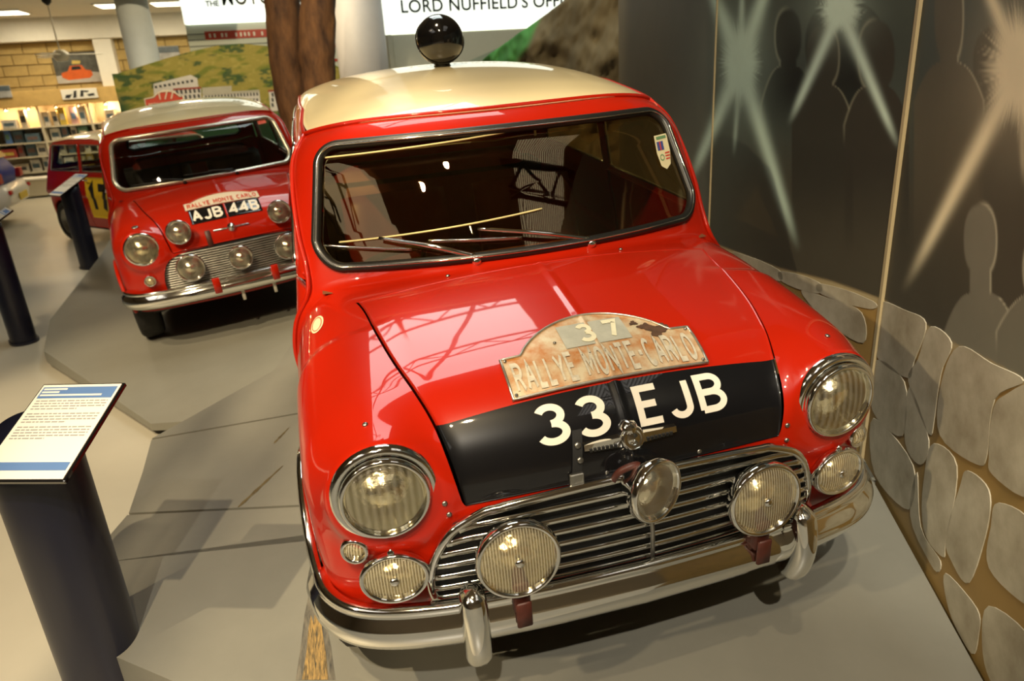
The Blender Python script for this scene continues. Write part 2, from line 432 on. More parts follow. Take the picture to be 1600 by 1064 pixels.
# bonnet outline
seam_th = cub(np.radians([-40, -32.7, -28.5, -8, 15.2, 30, 42.9, 53.8, 64.7, 72]), [.520, .510, .501, .478, .450, .424, .399, .384, .371, .362])
def bonnet_fan(u, th):
    """u -1..1 across, th angle from rear to front"""
    x = u * seam_th(th)
    return project(np.stack([x, np.full_like(u, -1.05), np.full_like(u, .45)], -1), np.stack([x, -1.05 - np.sin(th), .45 + np.cos(th)], -1))
TH_FRONT = math.radians(66.5)
def th_rear(u): return np.radians(-29.0 - 2.5 * u * u)
def bonnet_grid(nu, nv, inset=0.0):
    u = np.linspace(-1, 1, nu)[None, :] * (1 - inset); v = np.linspace(0, 1, nv)[:, None]
    u, v = np.broadcast_arrays(u, v); th = th_rear(u) * (1 - v) + TH_FRONT * v
    return bonnet_fan(u.copy(), th)
CARPARTS = {}
G = bonnet_grid(110, 120, .0)
nrm = normal_at(G)
ridge = np.exp(-(G[..., 0] / .006) ** 2) * .004
CARPARTS['bonnet'] = skirt(G + nrm * (.0035 + ridge)[..., None], .02)
# wing + half front panel
def on_bonnet_edge(k):
    th = th_rear(np.ones(k)) * (1 - np.linspace(0, 1, k)) + TH_FRONT * np.linspace(0, 1, k)
    return bonnet_fan(np.ones(k), th)
e1 = on_bonnet_edge(80)
uu = np.linspace(1, 0, 40); e2 = bonnet_fan(uu, np.full(40, TH_FRONT))
P0 = np.array([.655, -.60, .862])
e0 = np.stack([P0 + (e1[0] - P0) * t for t in np.linspace(0, 1, 20)]); e0 = project(inner_low(e0), e0)
A = np.concatenate([e0[:-1], e1[:-1], e2])
# keep a narrow gap beside the bonnet
Aoff = A.copy(); Aoff[19:19 + 79, 0] += .0045; Aoff[98:, 2] -= .004
A = project(inner_low(Aoff), Aoff)
FAX, RAX = -1.03, 1.006
def arch_pts(cy, r, a0, a1, n, zc=.255):
    a = np.radians(np.linspace(a0, a1, n)); return [(.70, cy + r * math.cos(t), zc + r * math.sin(t)) for t in a]
B0 = [(.69, -.60, .20), (.69, -.70, .20)]
B1 = arch_pts(FAX, .285, -6, 180, 24)                     # rear of the arch over the top to the front
B2 = [(.68, -1.335, .26), (.60, -1.39, .255), (.45, -1.415, .25), (.2, -1.42, .25), (0, -1.42, .25)]
nA = [20, 62, 60, 50]
Bc = np.concatenate([resample(B0, 20)[:-1], resample(B1, 62)[:-1], resample([B1[-1]] + B2, 110)])
# spread A to the same count: door line+seam to arch end, then seam front and bonnet lip
seamA = A[:98]; kf = 84
Aa = resample(seamA[:19 + 52], 80); Ab = resample(np.concatenate([seamA[19 + 51:], A[98:]]), len(Bc) - 80 + 1)
Ac = np.concatenate([Aa[:-1], Ab])
Bq = project(inner_low(Bc), Bc)
W_ = np.linspace(0, 1, 100)[:, None, None]
bulge = np.sin(np.pi * W_) * .10
Q = Ac[None] * (1 - W_) + Bq[None] * W_
Gw = project(inner_low(Q), Q); Gw[0] = Ac; Gw[-1] = Bq
wv, wf = grid(Gw)
fc = wv[np.array(wf)].mean(1); hole = (np.hypot(fc[:, 0] - HL[0], fc[:, 2] - HL[2]) < .091) & (fc[:, 1] < -1.30)
CARPARTS['front_wing'] = (wv, [f for f, h_ in zip(wf, hole) if not h_])
CARPARTS['arch_trim'] = tube(project(inner_low(np.array(B1)), np.array(B1), .016), .012, 10)
# windscreen opening and its surround
def ws_loop(inset, n=72):
    """closed loop, four sides bottom/right/top/left, in x,z then dropped on the body"""
    bl = .602 - inset; tl = .556 - inset; zb = .893 + inset; zt = 1.222 - inset
    def corner(cx, cz, r, a0, a1): a = np.radians(np.linspace(a0, a1, 14)); return np.stack([cx + r * np.cos(a), cz + r * np.sin(a)], 1)
    r = .065
    cr_b = corner(bl - r, zb + r, r, -88, 2); cr_t = corner(tl - r, zt - r, r, 4, 88)
    bot = np.stack([np.linspace(0, bl - r, 20), zb + .010 * (1 - (np.linspace(0, 1, 20)) ** 2)], 1)
    top = np.stack([np.linspace(tl - r, 0, 20), zt + .012 * (1 - np.linspace(1, 0, 20) ** 2)], 1)
    right = np.concatenate([bot, cr_b, cr_t, top])
    # side split: bottom half | right | top half
    left = right[::-1] * np.array([-1, 1])
    loop = np.concatenate([right, left[1:-1]])
    return loop
def drop_ws(l2, off=0.0):
    x, z = l2[:, 0], l2[:, 1]
    O = np.stack([x * .7, np.full_like(x, -.15), z - .12], 1); Q_ = np.stack([x, -.755 + .7 * (z - .9) + .45 * x * x, z], 1)
    return project(O, Q_, off)
def split4(loop2, half):  # half loop indices by closest corners
    return loop2
inner2 = ws_loop(0.0)
ih = inner2[:68]             # right half, bottom centre to top centre (20+14+14+20)
bcorner, tcorner = 27, 41
R_in = np.concatenate([resample(ih[:bcorner + 1], 40)[:-1], resample(ih[bcorner:tcorner + 1], 31)[:-1], resample(ih[tcorner:], 40)])
IN = drop_ws(R_in)
rear_u = np.linspace(0, 1, 40); rear_edge = bonnet_fan(rear_u, th_rear(rear_u)); rear_edge[:, 1] += .004; rear_edge = project(inner_gh(rear_edge), rear_edge)
o_bot = resample(np.concatenate([rear_edge, e0[::-1][1:]]), 40)
GC = np.array([.586, -.272, 1.240]); GC = project(inner_gh(GC[None]), GC[None])[0]
apil = np.stack([P0 + (GC - P0) * t for t in np.linspace(0, 1, 31)]); apil = project(inner_side(apil), apil); apil[0] = o_bot[-1]; apil[-1] = GC
gx = np.linspace(GC[0], 0, 40); gfront = np.stack([gx, -.425 + (.425 + GC[1]) * (gx / GC[0]) ** 2, 1.268 - (1.268 - GC[2]) * (gx / GC[0]) ** 2], 1)
gfront = project(inner_gh(gfront), gfront); gfront[0] = GC
OUT = np.concatenate([o_bot[:-1], apil[:-1], gfront])
w = np.linspace(0, 1, 14)[:, None, None]
Q = OUT[None] * (1 - w) + IN[None] * w; Gs = project(inner_gh(Q), Q); Gs[0] = OUT; Gs[-1] = IN
g1 = grid(Gs); CARPARTS['windscreen_surround'] = merge(g1, mirror(g1))
full_loop = drop_ws(inner2)
CARPARTS['windscreen_seal'] = tube(drop_ws(ws_loop(.010), .004), .0145, 10, True)
CARPARTS['seal_insert'] = tube(drop_ws(ws_loop(.012), .0165), .0028, 6, True)
# glass: radial grid from loop to centre line
gl_in = drop_ws(ws_loop(.018), -.002); l2 = ws_loop(.018)
rows = []
for t in np.linspace(1, 0.0, 16):
    q = l2.copy(); q[:, 0] *= t; q[:, 1] = 1.06 + (q[:, 1] - 1.06) * t
    if t < 1e-6: q[:, 0] = l2[:, 0] * .001; q[:, 1] = 1.06 + (l2[:, 1] - 1.06) * .001
    rows.append(drop_ws(q, -.004))
Gg = np.stack(rows); Gg = np.concatenate([Gg, Gg[:, :1]], 1); CARPARTS['windscreen'] = grid(Gg, True)
# roof
side_y = np.linspace(GC[1], 1.13, 60)
def gut_x(y): return np.interp(y, [GC[1], 0, .5, .9, 1.13], [GC[0], .592, .592, .583, .560])
gside = np.stack([gut_x(side_y), side_y, np.interp(side_y, [GC[1], .1, .6, 1.13], [GC[2], 1.262, 1.262, 1.225])], 1); gside = project(inner_side(gside), gside); gside[0] = GC
rx_ = np.linspace(gside[-1][0], 0, 40); grear = np.stack([rx_, 1.21 - .08 * (rx_ / gside[-1][0]) ** 2, 1.262 - (1.262 - gside[-1][2]) * (rx_ / gside[-1][0]) ** 2], 1); grear = project(inner_gh(grear), grear); grear[0] = gside[-1]
nv = 70; u = np.linspace(-1, 1, 80)
rowsR = []
for t in np.linspace(0, 1, nv):
    yy = GC[1] + (1.13 - GC[1]) * t
    hx = np.interp(yy, gside[:, 1], gside[:, 0])
    y0 = np.interp(np.abs(u) * hx, gfront[::-1, 0], gfront[::-1, 1]); y1 = np.interp(np.abs(u) * hx, grear[::-1, 0], grear[::-1, 1])
    rowsR.append(np.stack([u * hx, y0 * (1 - t) + y1 * t, np.full_like(u, 1.25)], 1))
QR = np.stack(rowsR); GR = project(inner_roof(QR), QR, .004); CARPARTS['roof'] = skirt(GR, .012, True)
gl_half = np.concatenate([gfront[::-1], gside[1:], grear[1:]])
gl_full = np.concatenate([gl_half, (gl_half[::-1] * MX)[1:-1]])
CARPARTS['roof_gutter'] = tube(gl_full + normal_at(gl_full) * .006 * np.array([1, 1, .2]), .0085, 8, True)
# side windows
def annulus(outer4, inner4, inner_fn, counts, rows_=7):
    OO = np.concatenate([resample(o, c)[:-1] for o, c in zip(outer4, counts)]); II = np.concatenate([resample(i, c)[:-1] for i, c in zip(inner4, counts)])
    OO = project(inner_fn(OO), OO); II = project(inner_fn(II), II)
    w = np.linspace(0, 1, rows_)[:, None, None]; Q = OO[None] * (1 - w) + II[None] * w
    Gx = project(inner_fn(Q), Q); Gx[0] = OO; Gx[-1] = II; Gx = np.concatenate([Gx, Gx[:, :1]], 1)
    return grid(Gx), II
def pane(loop, off=-.006):
    c = loop.mean(0); Gp = np.stack([c + (loop - c) * t for t in (1.0, .66, .33, .01)]); Gp[..., 0] += off * np.sign(c[0]); Gp = np.concatenate([Gp, Gp[:, :1]], 1); return grid(Gp, True)
BPY = .33
bt = np.array([np.interp(BPY, gside[:, 1], gside[:, 0]), BPY, np.interp(BPY, gside[:, 1], gside[:, 2])])
waist_y = np.linspace(-.60, 1.30, 60)
def waist(y): return np.stack([np.full_like(y, .662) - .05 * np.maximum(y - .6, 0) ** 2, y, np.full_like(y, .866)], 1)
tops = gside[gside[:, 1] < BPY]
o4 = [waist(np.linspace(-.60, BPY, 20)), np.array([waist(np.array([BPY]))[0], bt]), np.concatenate([[bt], tops[::-1]]), apil[::-1]]
i4 = [waist(np.linspace(-.50, BPY - .035, 20)) + [0, 0, .03], np.array([[.655, BPY - .035, .896], [.60, BPY - .035, 1.205]]), np.array([[.60, BPY - .035, 1.205], [.60, -.215, 1.195]]), np.array([[.60, -.215, 1.195], [.655, -.50, .896]])]
CARPARTS['door_frame'], dl = annulus(o4, i4, inner_side, [30, 20, 30, 31]); CARPARTS['door_window'] = pane(dl)
CARPARTS['window_trim'] = tube(dl + normal_at(dl) * .003, .007, 6, True)
rt = gside[-1]; tops2 = gside[gside[:, 1] > BPY]; RW0 = np.array([.60, 1.29, .866])
o5 = [np.concatenate([waist(np.linspace(BPY, 1.20, 20)), [RW0]]), np.array([RW0, [.585, 1.21, 1.05], rt]), np.concatenate([tops2[::-1], [bt]]), np.array([bt, waist(np.array([BPY]))[0]])]
i5 = [np.array([[.655, BPY + .045, .896], [.64, 1.14, .896]]), np.array([[.64, 1.14, .896], [.60, 1.02, 1.20]]), np.array([[.60, 1.02, 1.20], [.60, BPY + .045, 1.205]]), np.array([[.60, BPY + .045, 1.205], [.655, BPY + .045, .896]])]
CARPARTS['quarter_frame'], ql = annulus(o5, i5, inner_side, [30, 20, 30, 20]); CARPARTS['quarter_window'] = pane(ql)
CARPARTS['quarter_trim'] = tube(ql + normal_at(ql) * .003, .007, 6, True)
# rear screen surround (right half + mirror)
o6 = np.concatenate([resample([(0, 1.36, .868), (.4, 1.345, .868), tuple(RW0)], 30)[:-1], resample([tuple(RW0), (.585, 1.21, 1.05), tuple(rt)], 20)[:-1], resample(grear, 30)])
i6 = np.concatenate([resample([(0, 1.34, .93), (.46, 1.31, .93)], 30)[:-1], resample([(.48, 1.29, .95), (.43, 1.18, 1.18)], 20)[:-1], resample([(.41, 1.17, 1.20), (0, 1.20, 1.20)], 30)])
i6 = project(inner_gh(i6), i6); o6 = project(inner_gh(o6), o6)
w = np.linspace(0, 1, 7)[:, None, None]; Q = o6[None] * (1 - w) + i6[None] * w; Gb = project(inner_gh(Q), Q); Gb[0] = o6; Gb[-1] = i6
g6 = grid(Gb); CARPARTS['rear_surround'] = merge(g6, mirror(g6))
lp6 = np.concatenate([i6, (i6[::-1] * MX)[1:-1]]); c6 = lp6.mean(0); G6 = np.stack([c6 + (lp6 - c6) * t for t in (1, .6, .3, .01)]); G6 = np.concatenate([G6, G6[:, :1]], 1)
CARPARTS['rear_window'] = grid(G6, True); CARPARTS['rear_seal'] = tube(lp6, .011, 8, True)
# lower sides
def lower_strip(Ap, Bp, n=120, rows_=40):
    Aq = resample(Ap, n); Bq_ = resample(Bp, n); Aq = project(inner_low(Aq), Aq); Bq_ = project(inner_low(Bq_), Bq_)
    w = np.linspace(0, 1, rows_)[:, None, None]; Q = Aq[None] * (1 - w) + Bq_[None] * w; Gx = project(inner_low(Q), Q); return Gx
dG = lower_strip(np.concatenate([e0[:1], waist(np.linspace(-.58, BPY, 20))]), [(.69, -.60, .20), (.69, BPY, .20)], 60)
CARPARTS['door'] = skirt(dG, .01)
Bq1 = [(.69, BPY + .006, .20), (.69, RAX - .28, .20)] + arch_pts(RAX, .27, 190, -10, 24)[1:-1] + [(.66, 1.33, .24), (.55, 1.46, .25), (.3, 1.48, .25), (0, 1.48, .25)]
CARPARTS['rear_quarter'] = grid(lower_strip(np.concatenate([waist(np.linspace(BPY + .006, 1.2, 30)), [RW0], [(.4, 1.345, .868)], [(0, 1.36, .868)]]), Bq1, 170))
# external seam flange from the gutter down to the sill
fl = np.concatenate([apil[::-1], lower_strip([(.662, -.605, .866)] * 2, [(.69, -.605, .22)] * 2, 2, 40)[:, 0]])
CARPARTS['body_seam'] = tube(spline(resample(fl, 14), 60) + np.array([.004, -.004, 0]), .0075, 6)

# loose fittings, shared by every car -------------------------------------------------
tyre_prof = [(.155, -.060), (.185, -.070), (.225, -.070), (.244, -.055), (.250, -.030), (.250, .030), (.244, .055), (.225, .070), (.185, .070), (.155, .060)]
rim_prof = [(0, .030), (.035, .046), (.05, .036), (.07, .030), (.11, .034), (.128, .052), (.150, .058), (.158, .062), (.160, .05), (.15, -.05), (0, -.05)]
RY90 = np.array([[0, 0, 1.], [0, 1, 0], [-1, 0, 0]])
CARPARTS['tyre'] = xf(lathe(tyre_prof, 40, False, False), RY90)
CARPARTS['wheel'] = xf(lathe(rim_prof, 32), RY90)
def seat_mesh(w=.46):
    def cushion(wd, d, h, bulge):
        nn = 14; U, V = np.meshgrid(np.linspace(-1, 1, nn), np.linspace(-1, 1, nn)); top = h * (1 - .35 * (np.abs(U) ** 4 + np.abs(V) ** 4) / 1) + bulge * np.cos(U * 9) * .2
        X = U * wd / 2; Y = V * d / 2; a = grid(np.stack([X, Y, top], -1)); b = grid(np.stack([X, Y, top * 0], -1), True)
        rim = []
        ringi = [(0, j) for j in range(nn)] + [(i, nn - 1) for i in range(1, nn)] + [(nn - 1, j) for j in range(nn - 2, -1, -1)] + [(i, 0) for i in range(nn - 2, 0, -1)]
        ids = [i * nn + j for i, j in ringi]; M0 = nn * nn
        v, F = merge(a, b); F += [(ids[i], M0 + ids[i], M0 + ids[(i + 1) % len(ids)], ids[(i + 1) % len(ids)]) for i in range(len(ids))]
        return v, F
    base = xf(cushion(w, .48, .13, .03), None, (0, 0, .28))
    a = math.radians(72); Rm = np.array([[1, 0, 0], [0, math.cos(a), -math.sin(a)], [0, math.sin(a), math.cos(a)]])
    back = xf(cushion(w * .94, .56, .11, .03), Rm, (0, .30, .60))
    return base, back
SEAT_BASE, SEAT_BACK = seat_mesh()
yy, zz = np.meshgrid(np.linspace(-.72, -.50, 10), np.linspace(-1, 1, 30))
dash = np.stack([zz * .60, yy + .06 * zz ** 2, .845 - .5 * np.maximum(yy + .53, 0) - .0 * zz], -1)
CARPARTS['dashboard'] = merge(grid(dash), box(-.60, .60, -.52, -.47, .74, .845, .012))
CARPARTS['floor_pan'] = merge(box(-.60, .60, -.72, 1.15, .17, .22), box(-.58, .58, -1.33, -.70, .24, .56), box(-.60, .60, -.72, -.68, .2, .80), box(-.58, .58, 1.05, 1.30, .22, .80))
CARPARTS['rear_seat'] = merge(box(-.50, .50, .62, 1.02, .28, .44, .05), xf(box(-.50, .50, -.06, .06, 0, .48, .05), np.array([[1, 0, 0], [0, .95, .3], [0, -.3, .95]]), (0, 1.0, .42)))
a = np.linspace(0, 2 * np.pi, 40, endpoint=False)
CARPARTS['steering_wheel'] = merge(tube(np.stack([.195 * np.cos(a), .195 * np.sin(a), 0 * a], 1), .011, 8, True), xf(lathe([(0, -.02), (.03, -.02), (.035, .01), (0, .015)], 16)), tube([(-.19, 0, 0), (0, 0, -.015), (.19, 0, 0)], .008, 6), tube([(0, 0, -.015), (0, -.19, 0)], .008, 6), tube([(0, 0, -.01), (0, 0, -.35)], .016, 8))
# bumper
bsec = [(.000, .052), (.016, .058), (.026, .055), (.030, .047), (.026, .040), (.030, .032), (.044, .018), (.050, 0), (.048, -.022), (.038, -.042), (.018, -.056), (.0, -.056), (-.004, -.045), (-.004, .045)]
bp_half = spline([(0, -1.482, .352), (.25, -1.474, .352), (.46, -1.452, .352), (.60, -1.412, .353), (.668, -1.345, .354), (.690, -1.25, .356), (.692, -1.17, .358)], 60)
bpath = np.concatenate([(bp_half[::-1] * MX)[:-1], bp_half]); Tt = np.gradient(bpath, axis=0); Tt /= np.linalg.norm(Tt, axis=1)[:, None]
On = np.stack([Tt[:, 1], -Tt[:, 0], 0 * Tt[:, 0]], 1); On /= np.linalg.norm(On, axis=1)[:, None]
taper = np.interp(np.abs(np.linspace(-1, 1, len(bpath))), [0, .9, 1], [1, 1, .55])
Vb = np.stack([bpath + On * s * taper[:, None] + np.outer(taper, [0, 0, z]) for s, z in bsec], 1)
nb, ks = Vb.shape[:2]; Fb = grid_faces(nb, ks, True) + [tuple(range(ks - 1, -1, -1)), tuple((nb - 1) * ks + i for i in range(ks))]
CARPARTS['bumper'] = (Vb.reshape(-1, 3), Fb)
def overrider():
    rows = []
    for t in np.linspace(0, 1, 22):
        z = -.105 + .21 * t
        d = .060 - .030 * (2 * t - 1) ** 2; hw = .030 * (1 - .35 * max(0, (t - .8) / .2) ** 2 - .3 * max(0, (.12 - t) / .12) ** 2); cap = 1 if 0 < t < 1 else .3
        a = np.linspace(0, 2 * np.pi, 20, endpoint=False)
        x = np.sign(np.cos(a)) * np.abs(np.cos(a)) ** .7 * hw * cap; y = np.sign(np.sin(a)) * np.abs(np.sin(a)) ** .7
        yy = np.where(y < 0, y * d * cap, y * .018)
        rows.append(np.stack([x, yy, np.full_like(a, z)], 1))
    Gx = np.stack(rows); n_, k_ = Gx.shape[:2]; return Gx.reshape(-1, 3), grid_faces(n_, k_, True) + [tuple(range(k_ - 1, -1, -1)), tuple((n_ - 1) * k_ + i for i in range(k_))]
CARPARTS['overrider'] = overrider()
CARMESH = {}
def cmesh(part, material):
    key = (part, material.name)
    if key not in CARMESH: CARMESH[key] = mesh_data(part, *CARPARTS[part], material)
    return CARMESH[key]
def put(part, material, parent, name=None, loc=None, side=1, rot=None):
    o = link(name or part, cmesh(part, material), parent)
    if loc is not None: o.location = loc
    if side < 0: o.scale = (-1, 1, 1)
    if rot is not None: o.rotation_euler = rot
    return o
def lamp(parent, name, c, aimdir, r, lens_mat, depth=.075, shell=CHROME, dome=.018, ring=.010, boss=False, sx_=1.0, sy_=1.0, bulb=True):
    """round lamp: shell (part) with rim, reflector, bulb and lens as sub-parts; local z is the beam"""
    Fm = frame_from(aimdir); S = np.diag([sx_, sy_, 1.0])
    base = link(name, mesh_data(name, *xf(lathe([(0, -depth - .012), (r * .35, -depth - .008), (r * .72, -depth * .72), (r * .95, -depth * .28), (r, -.004), (r * .96, -.004), (r * .90, -depth * .28), (r * .66, -depth * .70), (r * .3, -depth), (0, -depth)], 44), S), shell), parent)
    M4 = Matrix([[*Fm[0], c[0]], [*Fm[1], c[1]], [*Fm[2], c[2]], [0, 0, 0, 1]]); base.matrix_local = M4
    obj('lamp_rim', xf(lathe([(r - .004, -.020), (r + ring * .7, -.016), (r + ring, -.004), (r + ring * .7, .004), (r + .001, .009), (r - .004, .006), (r - .007, -.002), (r - .010, -.004)], 52, False, False), S), shell, base)
    k = np.linspace(0, 1, 14); obj('reflector', xf(lathe([(max(.006, t * (r - .008)), -depth * .85 * (1 - t * t) - .004) for t in k], 44), S), REFLECTOR, base)
    if bulb: obj('bulb', lathe([(.0, -depth * .15), (.010, -depth * .22), (.016, -depth * .42), (.012, -depth * .7), (.008, -depth * .85)], 16), BULB, base)
    t = np.linspace(1, 0, 12); obj('lens', xf(lathe([((r - .006) * math.sin(s * math.pi / 2), .002 + dome * math.cos(s * math.pi / 2)) for s in t], 48, False, False), S), lens_mat, base)
    if boss: obj('lens_boss', xf(lathe([(.011, dome - .002), (.010, dome + .004), (.005, dome + .007), (0, dome + .007)], 16)), CHROME, base)
    return base
def screws(parent, pts, r=.006, name='screw'):
    for p in pts:
        p = np.array(p, float); n_ = normal_at(p[None])[0]
        o = obj(name, lathe([(r, 0), (r, .003), (r * .6, .005), (0, .005)], 12), STEEL, parent)
        Fm = frame_from(n_); o.matrix_local = Matrix([[*Fm[0], p[0]], [*Fm[1], p[1]], [*Fm[2], p[2]], [0, 0, 0, 1]])
def car_base(root, paint, roof_paint, glass, seal_mat, hero=False):
    bon = put('bonnet', paint, root)
    for s in (1, -1):
        put('front_wing', RED, root, side=s); put('door', RED, root, side=s); put('rear_quarter', RED, root, side=s)
        put('door_frame', RED, root, side=s); put('quarter_frame', RED, root, side=s)
        put('door_window', CLEARGLASS, root, side=s); put('quarter_window', CLEARGLASS, root, side=s)
        put('window_trim', CHROME, root, side=s); put('quarter_trim', CHROME, root, name='window_trim', side=s)
        put('body_seam', RED, root, side=s)
        for yy_ in (FAX, RAX):
            wl = put('wheel', STEEL, root, loc=(s * .630, yy_, .25), side=s); put('tyre', TYRE, wl)
        put('arch_trim', CHROME if hero else RED, root, side=s)
    put('windscreen_surround', RED, root); ws = put('windscreen', glass, root); sl = put('windscreen_seal', seal_mat, root)
    put('seal_insert', CHROME, sl, name='seal_insert')
    put('roof', roof_paint, root); put('roof_gutter', RED, root)
    put('rear_surround', RED, root); put('rear_window', CLEARGLASS, root); put('rear_seal', RUBBER, root)
    put('bumper', CHROME, root)
    fp = put('floor_pan', DARKTRIM, root); put('dashboard', TRIM if hero else DARKTRIM, root); put('rear_seat', SEATRED, root)
    for s in (1, -1):
        st = obj('seat', SEAT_BASE, SEATRED if hero else DARKTRIM, root); st.location = (s * .28, .02, 0)
        bk = obj('backrest', SEAT_BACK, SEATRED if hero else DARKTRIM, st)
    sw = put('steering_wheel', BLACKMATT, root, loc=(-.28, -.36, .80), rot=(math.radians(-32), 0, 0))
    return bon, ws
def wiper(parent, pivot, knee, tip0, tip1, material=CHROME):
    pv, kn, a0, a1 = [np.array(p, float) for p in (pivot, knee, tip0, tip1)]
    base = obj('wiper', merge(xf(lathe([(.014, -.012), (.014, .010), (.009, .016), (0, .017)], 16), frame_from(normal_at(pv[None])[0]), pv), tube(spline([pv + [0, 0, .014], pv * .55 + kn * .45 + [0, -.022, .022], kn + [0, -.014, .012]], 16), np.linspace(.0085, .0045, 16), 8)), material, parent)
    pts = np.stack([a0 + (a1 - a0) * t for t in np.linspace(0, 1, 16)]); pts = drop_ws(pts[:, [0, 2]], .006)
    obj('wiper_blade', merge(tube(pts, .0042, 6), tube(pts + normal_at(pts) * .007, .0035, 6)), material if material is CHROME else RUBBER, base)
    obj('wiper_rubber', tube(pts - normal_at(pts) * .001, .003, 6), RUBBER, base)
    return base

# ------------------------------------------------------------------ setting: floor, walls, roof (built before the cars)
FLOORM = mat('pale_hall_floor', (0.46, 0.43, 0.35), 0.35, noise=0.10, nscale=1.2, bump=0.02, bscale=30)
PLATM = mat('grey_platform_paint', (0.225, 0.22, 0.185), 0.42, noise=0.14, nscale=2.2, bump=0.03, bscale=40)
EDGEM = mat('platform_edge_dark', (0.07, 0.06, 0.045), 0.6, noise=0.4, nscale=9)
floor = structure(obj('floor', box(-16, 10, -10, 22, -0.2, 0.0), FLOORM, None, False))

HERO_M = np.array([[0.99965622, 0.0, -0.02621923], [-0.00206788, 0.99688502, -0.07884154], [0.02613755, 0.07886865, 0.99654230]])
HERO_T = np.array([0, 0, .326])
A2_ = None
def rot_z(a): c, s = math.cos(a), math.sin(a); return np.array([[c, -s, 0], [s, c, 0], [0, 0, 1]])
def rot_x(a): c, s = math.cos(a), math.sin(a); return np.array([[1, 0, 0], [0, c, -s], [0, s, c]])
def rot_y(a): c, s = math.cos(a), math.sin(a); return np.array([[c, 0, s], [0, 1, 0], [-s, 0, c]])
CAR2_M = rot_z(math.radians(12.081)) @ rot_x(math.radians(3.203)) @ rot_y(math.radians(-4.199)); CAR2_T = np.array([-1.437, 3.434, .261])
def to_world(Mr, T, P): return np.asarray(P, float) @ Mr.T + T
def m4(Mr, T): return Matrix([[*Mr[0], T[0]], [*Mr[1], T[1]], [*Mr[2], T[2]], [0, 0, 0, 1]])
def slab(top, zbot):
    """polygon top (world points, counter-clockwise) with vertical sides down to zbot"""
    t = np.asarray(top, float); n = len(t); lo = t.copy(); lo[:, 2] = zbot
    return np.concatenate([lo, t]), [tuple(range(n - 1, -1, -1)), tuple(range(n, 2 * n))] + [(i, (i + 1) % n, n + (i + 1) % n, n + i) for i in range(n)]
# hero platform: three inclined boards
hp = thing('display_platform', 'inclined grey painted platform carrying the large red car in front', 'platform')
def hpl(px, py): return on_plane(px, py, HERO_T, HERO_M[:, 2])
def hz(x, y): return np.array([x, y, HERO_T[2] - (HERO_M[0, 2] * x + HERO_M[1, 2] * y) / HERO_M[2, 2]])
s1a, s1b = hpl(200, 803), hpl(475, 790); s2a, s2b = hpl(237, 686), hpl(455, 648)
d1 = (s1b - s1a)[:2] / np.linalg.norm((s1b - s1a)[:2]); d2 = (s2b - s2a)[:2] / np.linalg.norm((s2b - s2a)[:2])
r1 = s1a[:2] + d1 * (1.160 - s1a[0]) / d1[0]; r2 = s2a[:2] + d2 * (1.185 - s2a[0]) / d2[0]
fr_l = hpl(178, 1025); fr_d = (hpl(270, 1064) - hpl(190, 1030))[:2]; fr_d /= np.linalg.norm(fr_d); fr_r = fr_l[:2] + fr_d * 2.0
g_ = .006
nd1 = np.array([-d1[1], d1[0]]); nd2 = np.array([-d2[1], d2[0]])
def P2(p): return hz(p[0], p[1])
front_board = [P2(fr_l[:2]), P2(fr_r), P2((.45, -2.54)), P2((1.138, -.88)), P2(r1 - nd1 * g_), P2(s1a[:2] - nd1 * g_), P2(hpl(158, 852)[:2]), P2(hpl(150, 880)[:2])]
mid_board = [P2(s1a[:2] + nd1 * g_), P2(r1 + nd1 * g_), P2(r2 - nd2 * g_), P2(s2a[:2] - nd2 * g_), P2(hpl(223, 737)[:2])]
rear_board = [P2(s2a[:2] + nd2 * g_), P2(r2 + nd2 * g_), P2((1.17, 1.75)), P2((-.66, 1.75)), P2((-.95, .72))]
for bd in (front_board, mid_board, rear_board):
    t = np.array(bd); obj('platform_board', slab(t, t[:, 2].min() - .05), PLATM, hp, False)
    lo = t - [0, 0, .052]; c = lo.mean(0); lo[:, :2] = c[:2] + (lo[:, :2] - c[:2]) * .985
    obj('platform_base', slab(lo, 0.002), EDGEM, hp, False)
WORN = mat('worn_bare_wood', (0.42, 0.27, 0.09), 0.7, noise=0.8, nscale=30, color2=(0.05, 0.045, 0.03), stretch=(8, 1, 1))
SCUFF = mat('dark_scuffed_paint', (0.20, 0.18, 0.14), 0.7, noise=0.9, nscale=14, color2=(0.05, 0.05, 0.045), stretch=(6, 1, 1))
for nm_, pts_, mm_, up_ in (('scuffed_patch', [(462, 1063), (470, 1010), (476, 960), (484, 922), (492, 908), (500, 925), (508, 965), (517, 1010), (524, 1063)], SCUFF, .0012), ('worn_patch', [(472, 1063), (479, 1020), (482, 985), (486, 962), (490, 975), (493, 950), (496, 968), (500, 958), (504, 990), (509, 1020), (513, 1063)], WORN, .0022)):
    wp = np.array([hpl(x, y) for x, y in pts_]) + [0, 0, up_]; obj(nm_, (wp, [tuple(range(len(wp)))]), mm_, hp, False)
SEAMD = mat('seam_dirt', (0.16, 0.12, 0.05), 0.8, noise=0.6, nscale=20)
for (x0, y0, x1, y1, wd) in ((372, 793, 442, 728, .008), (428, 693, 452, 668, .006)):
    a_, b_ = hpl(x0, y0), hpl(x1, y1); d_ = (b_ - a_) / np.linalg.norm(b_ - a_); n_ = np.cross(HERO_M[:, 2], d_); up_ = HERO_M[:, 2] * .0012
    pts_ = np.array([a_ + (b_ - a_) * t for t in np.linspace(0, 1, 9)]); wv = (wd * np.array([.3, .9, .5, 1, .6, .8, .4, .5, .2]))[:, None]
    obj('scuff_mark', grid(np.stack([pts_ - n_ * wv + up_, pts_ + n_ * wv + up_], 1), True), SEAMD, hp)
